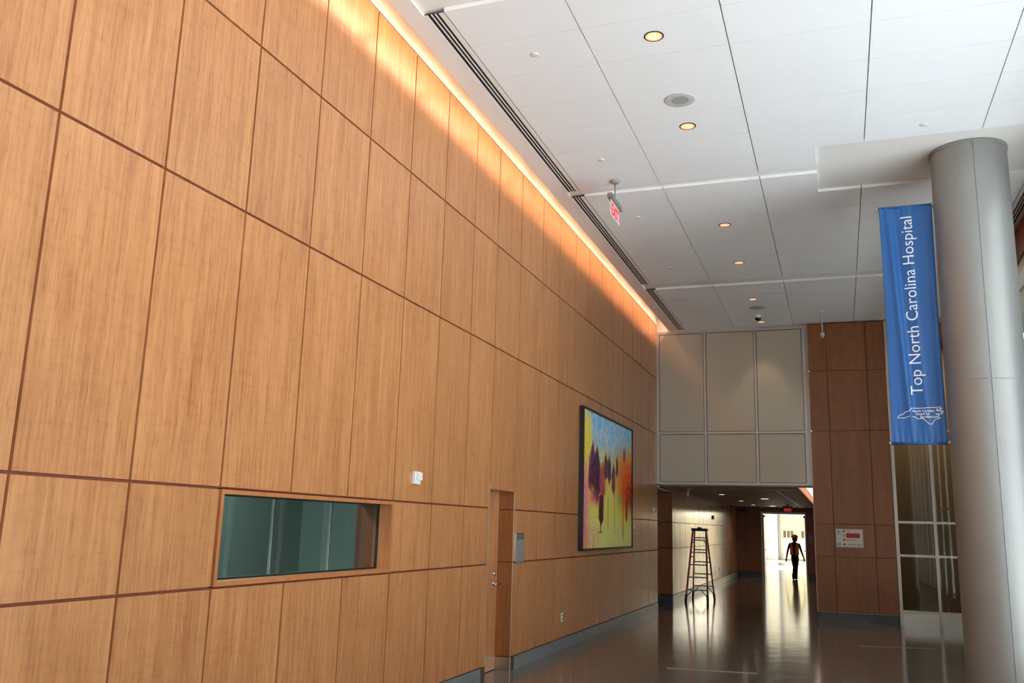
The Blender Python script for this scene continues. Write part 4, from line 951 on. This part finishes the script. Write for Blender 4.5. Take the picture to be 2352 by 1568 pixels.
# face details
b = MB(); b.ball(P(0.02, -0.118, 1.455), 0.014, sc=(0.8, 1.3, 1.2)); b.build('nose', M_skin, person)
for sx_ in (-0.03, 0.07):
    b = MB(); b.ball(P(sx_ + 0.0, -0.100, 1.478), 0.010, 10, 6); b.build('eye', M_black, person)
b = MB(); b.box(PXo, PXo + 0.045, PYo - 0.113, PYo - 0.10, 1.415, 1.422); b.build('mouth', M_boot, person)
for sx_ in (-0.062, 0.106):
    b = MB(); b.ball(P(sx_, -0.02, 1.46), 0.024, 10, 6, sc=(0.4, 0.7, 1.2)); b.build('ear', M_skin, person)
b = MB(); b.ball(P(0.02, 0.03, 1.44), 0.096, 16, 10, sc=(1.0, 0.85, 1.25)); b.build('hair', M_hair, person)
b = MB(); pr = [(0.118, 0.0), (0.116, 0.03), (0.100, 0.075), (0.065, 0.105), (0.001, 0.118)]; b.lathe(P(0.022, -0.01, 1.482), pr, 24); b.lathe(P(0.022, -0.02, 1.482), [(0.112, 0.004), (0.145, -0.004), (0.112, -0.003)], 24); b.build('hard_hat', M_hat, person)
# vest: two open front panels over the torso, with light strips
def vest_ring(z, a0, a1, n=14, rx=0.155, ry=0.125):
    out = []
    for k in range(n + 1):
        a = math.radians(a0 + (a1 - a0) * k / n); out.append(P(0.003 + rx * math.sin(a), -ry * math.cos(a), z))
    return out
b = MB()
for (a0, a1) in ((14, 180), (-14, -180)):
    rows = []
    for z, rx, ry, open_ in ((0.87, 0.152, 0.122, 0), (0.97, 0.150, 0.120, 2), (1.08, 0.150, 0.124, 6), (1.18, 0.156, 0.126, 12), (1.255, 0.150, 0.116, 20), (1.31, 0.095, 0.09, 28)):
        s = 1 if a0 > 0 else -1
        rows.append(vest_ring(z, a0 - (14 * s) + s * (6 + open_), a1, 14, rx, ry))
    n = len(rows[0]); vs = [p for r in rows for p in r]
    b._add(vs, [(i * n + k, i * n + k + 1, (i + 1) * n + k + 1, (i + 1) * n + k) for i in range(len(rows) - 1) for k in range(n - 1)], True)
vo = b.build('safety_vest', M_vest, person); sd = vo.modifiers.new('thickness', 'SOLIDIFY'); sd.thickness = 0.008
for s in (-1, 1):
    b = MB(); pts_ = [P(0.003 + 0.16 * math.sin(math.radians(s * a)) * k, -0.134 * math.cos(math.radians(s * a)) * k, z) for a, z, k in ((32, 0.88, 1.0), (36, 0.98, 1.0), (40, 1.10, 1.02), (44, 1.20, 1.03), (50, 1.27, 0.92))]
    for k in range(4): b.beam(pts_[k], pts_[k + 1], 0.035, 0.006, side=(1, 0, 0))
    b.build('reflective_strip', M_refl, person)
b = MB(); b.box(PXo - 0.325, PXo - 0.265, PYo - 0.11, PYo - 0.10, 0.625, 0.72); tag(b.build('held_paper', M_white), 'small white card held in the walking person\'s hand', 'paper')
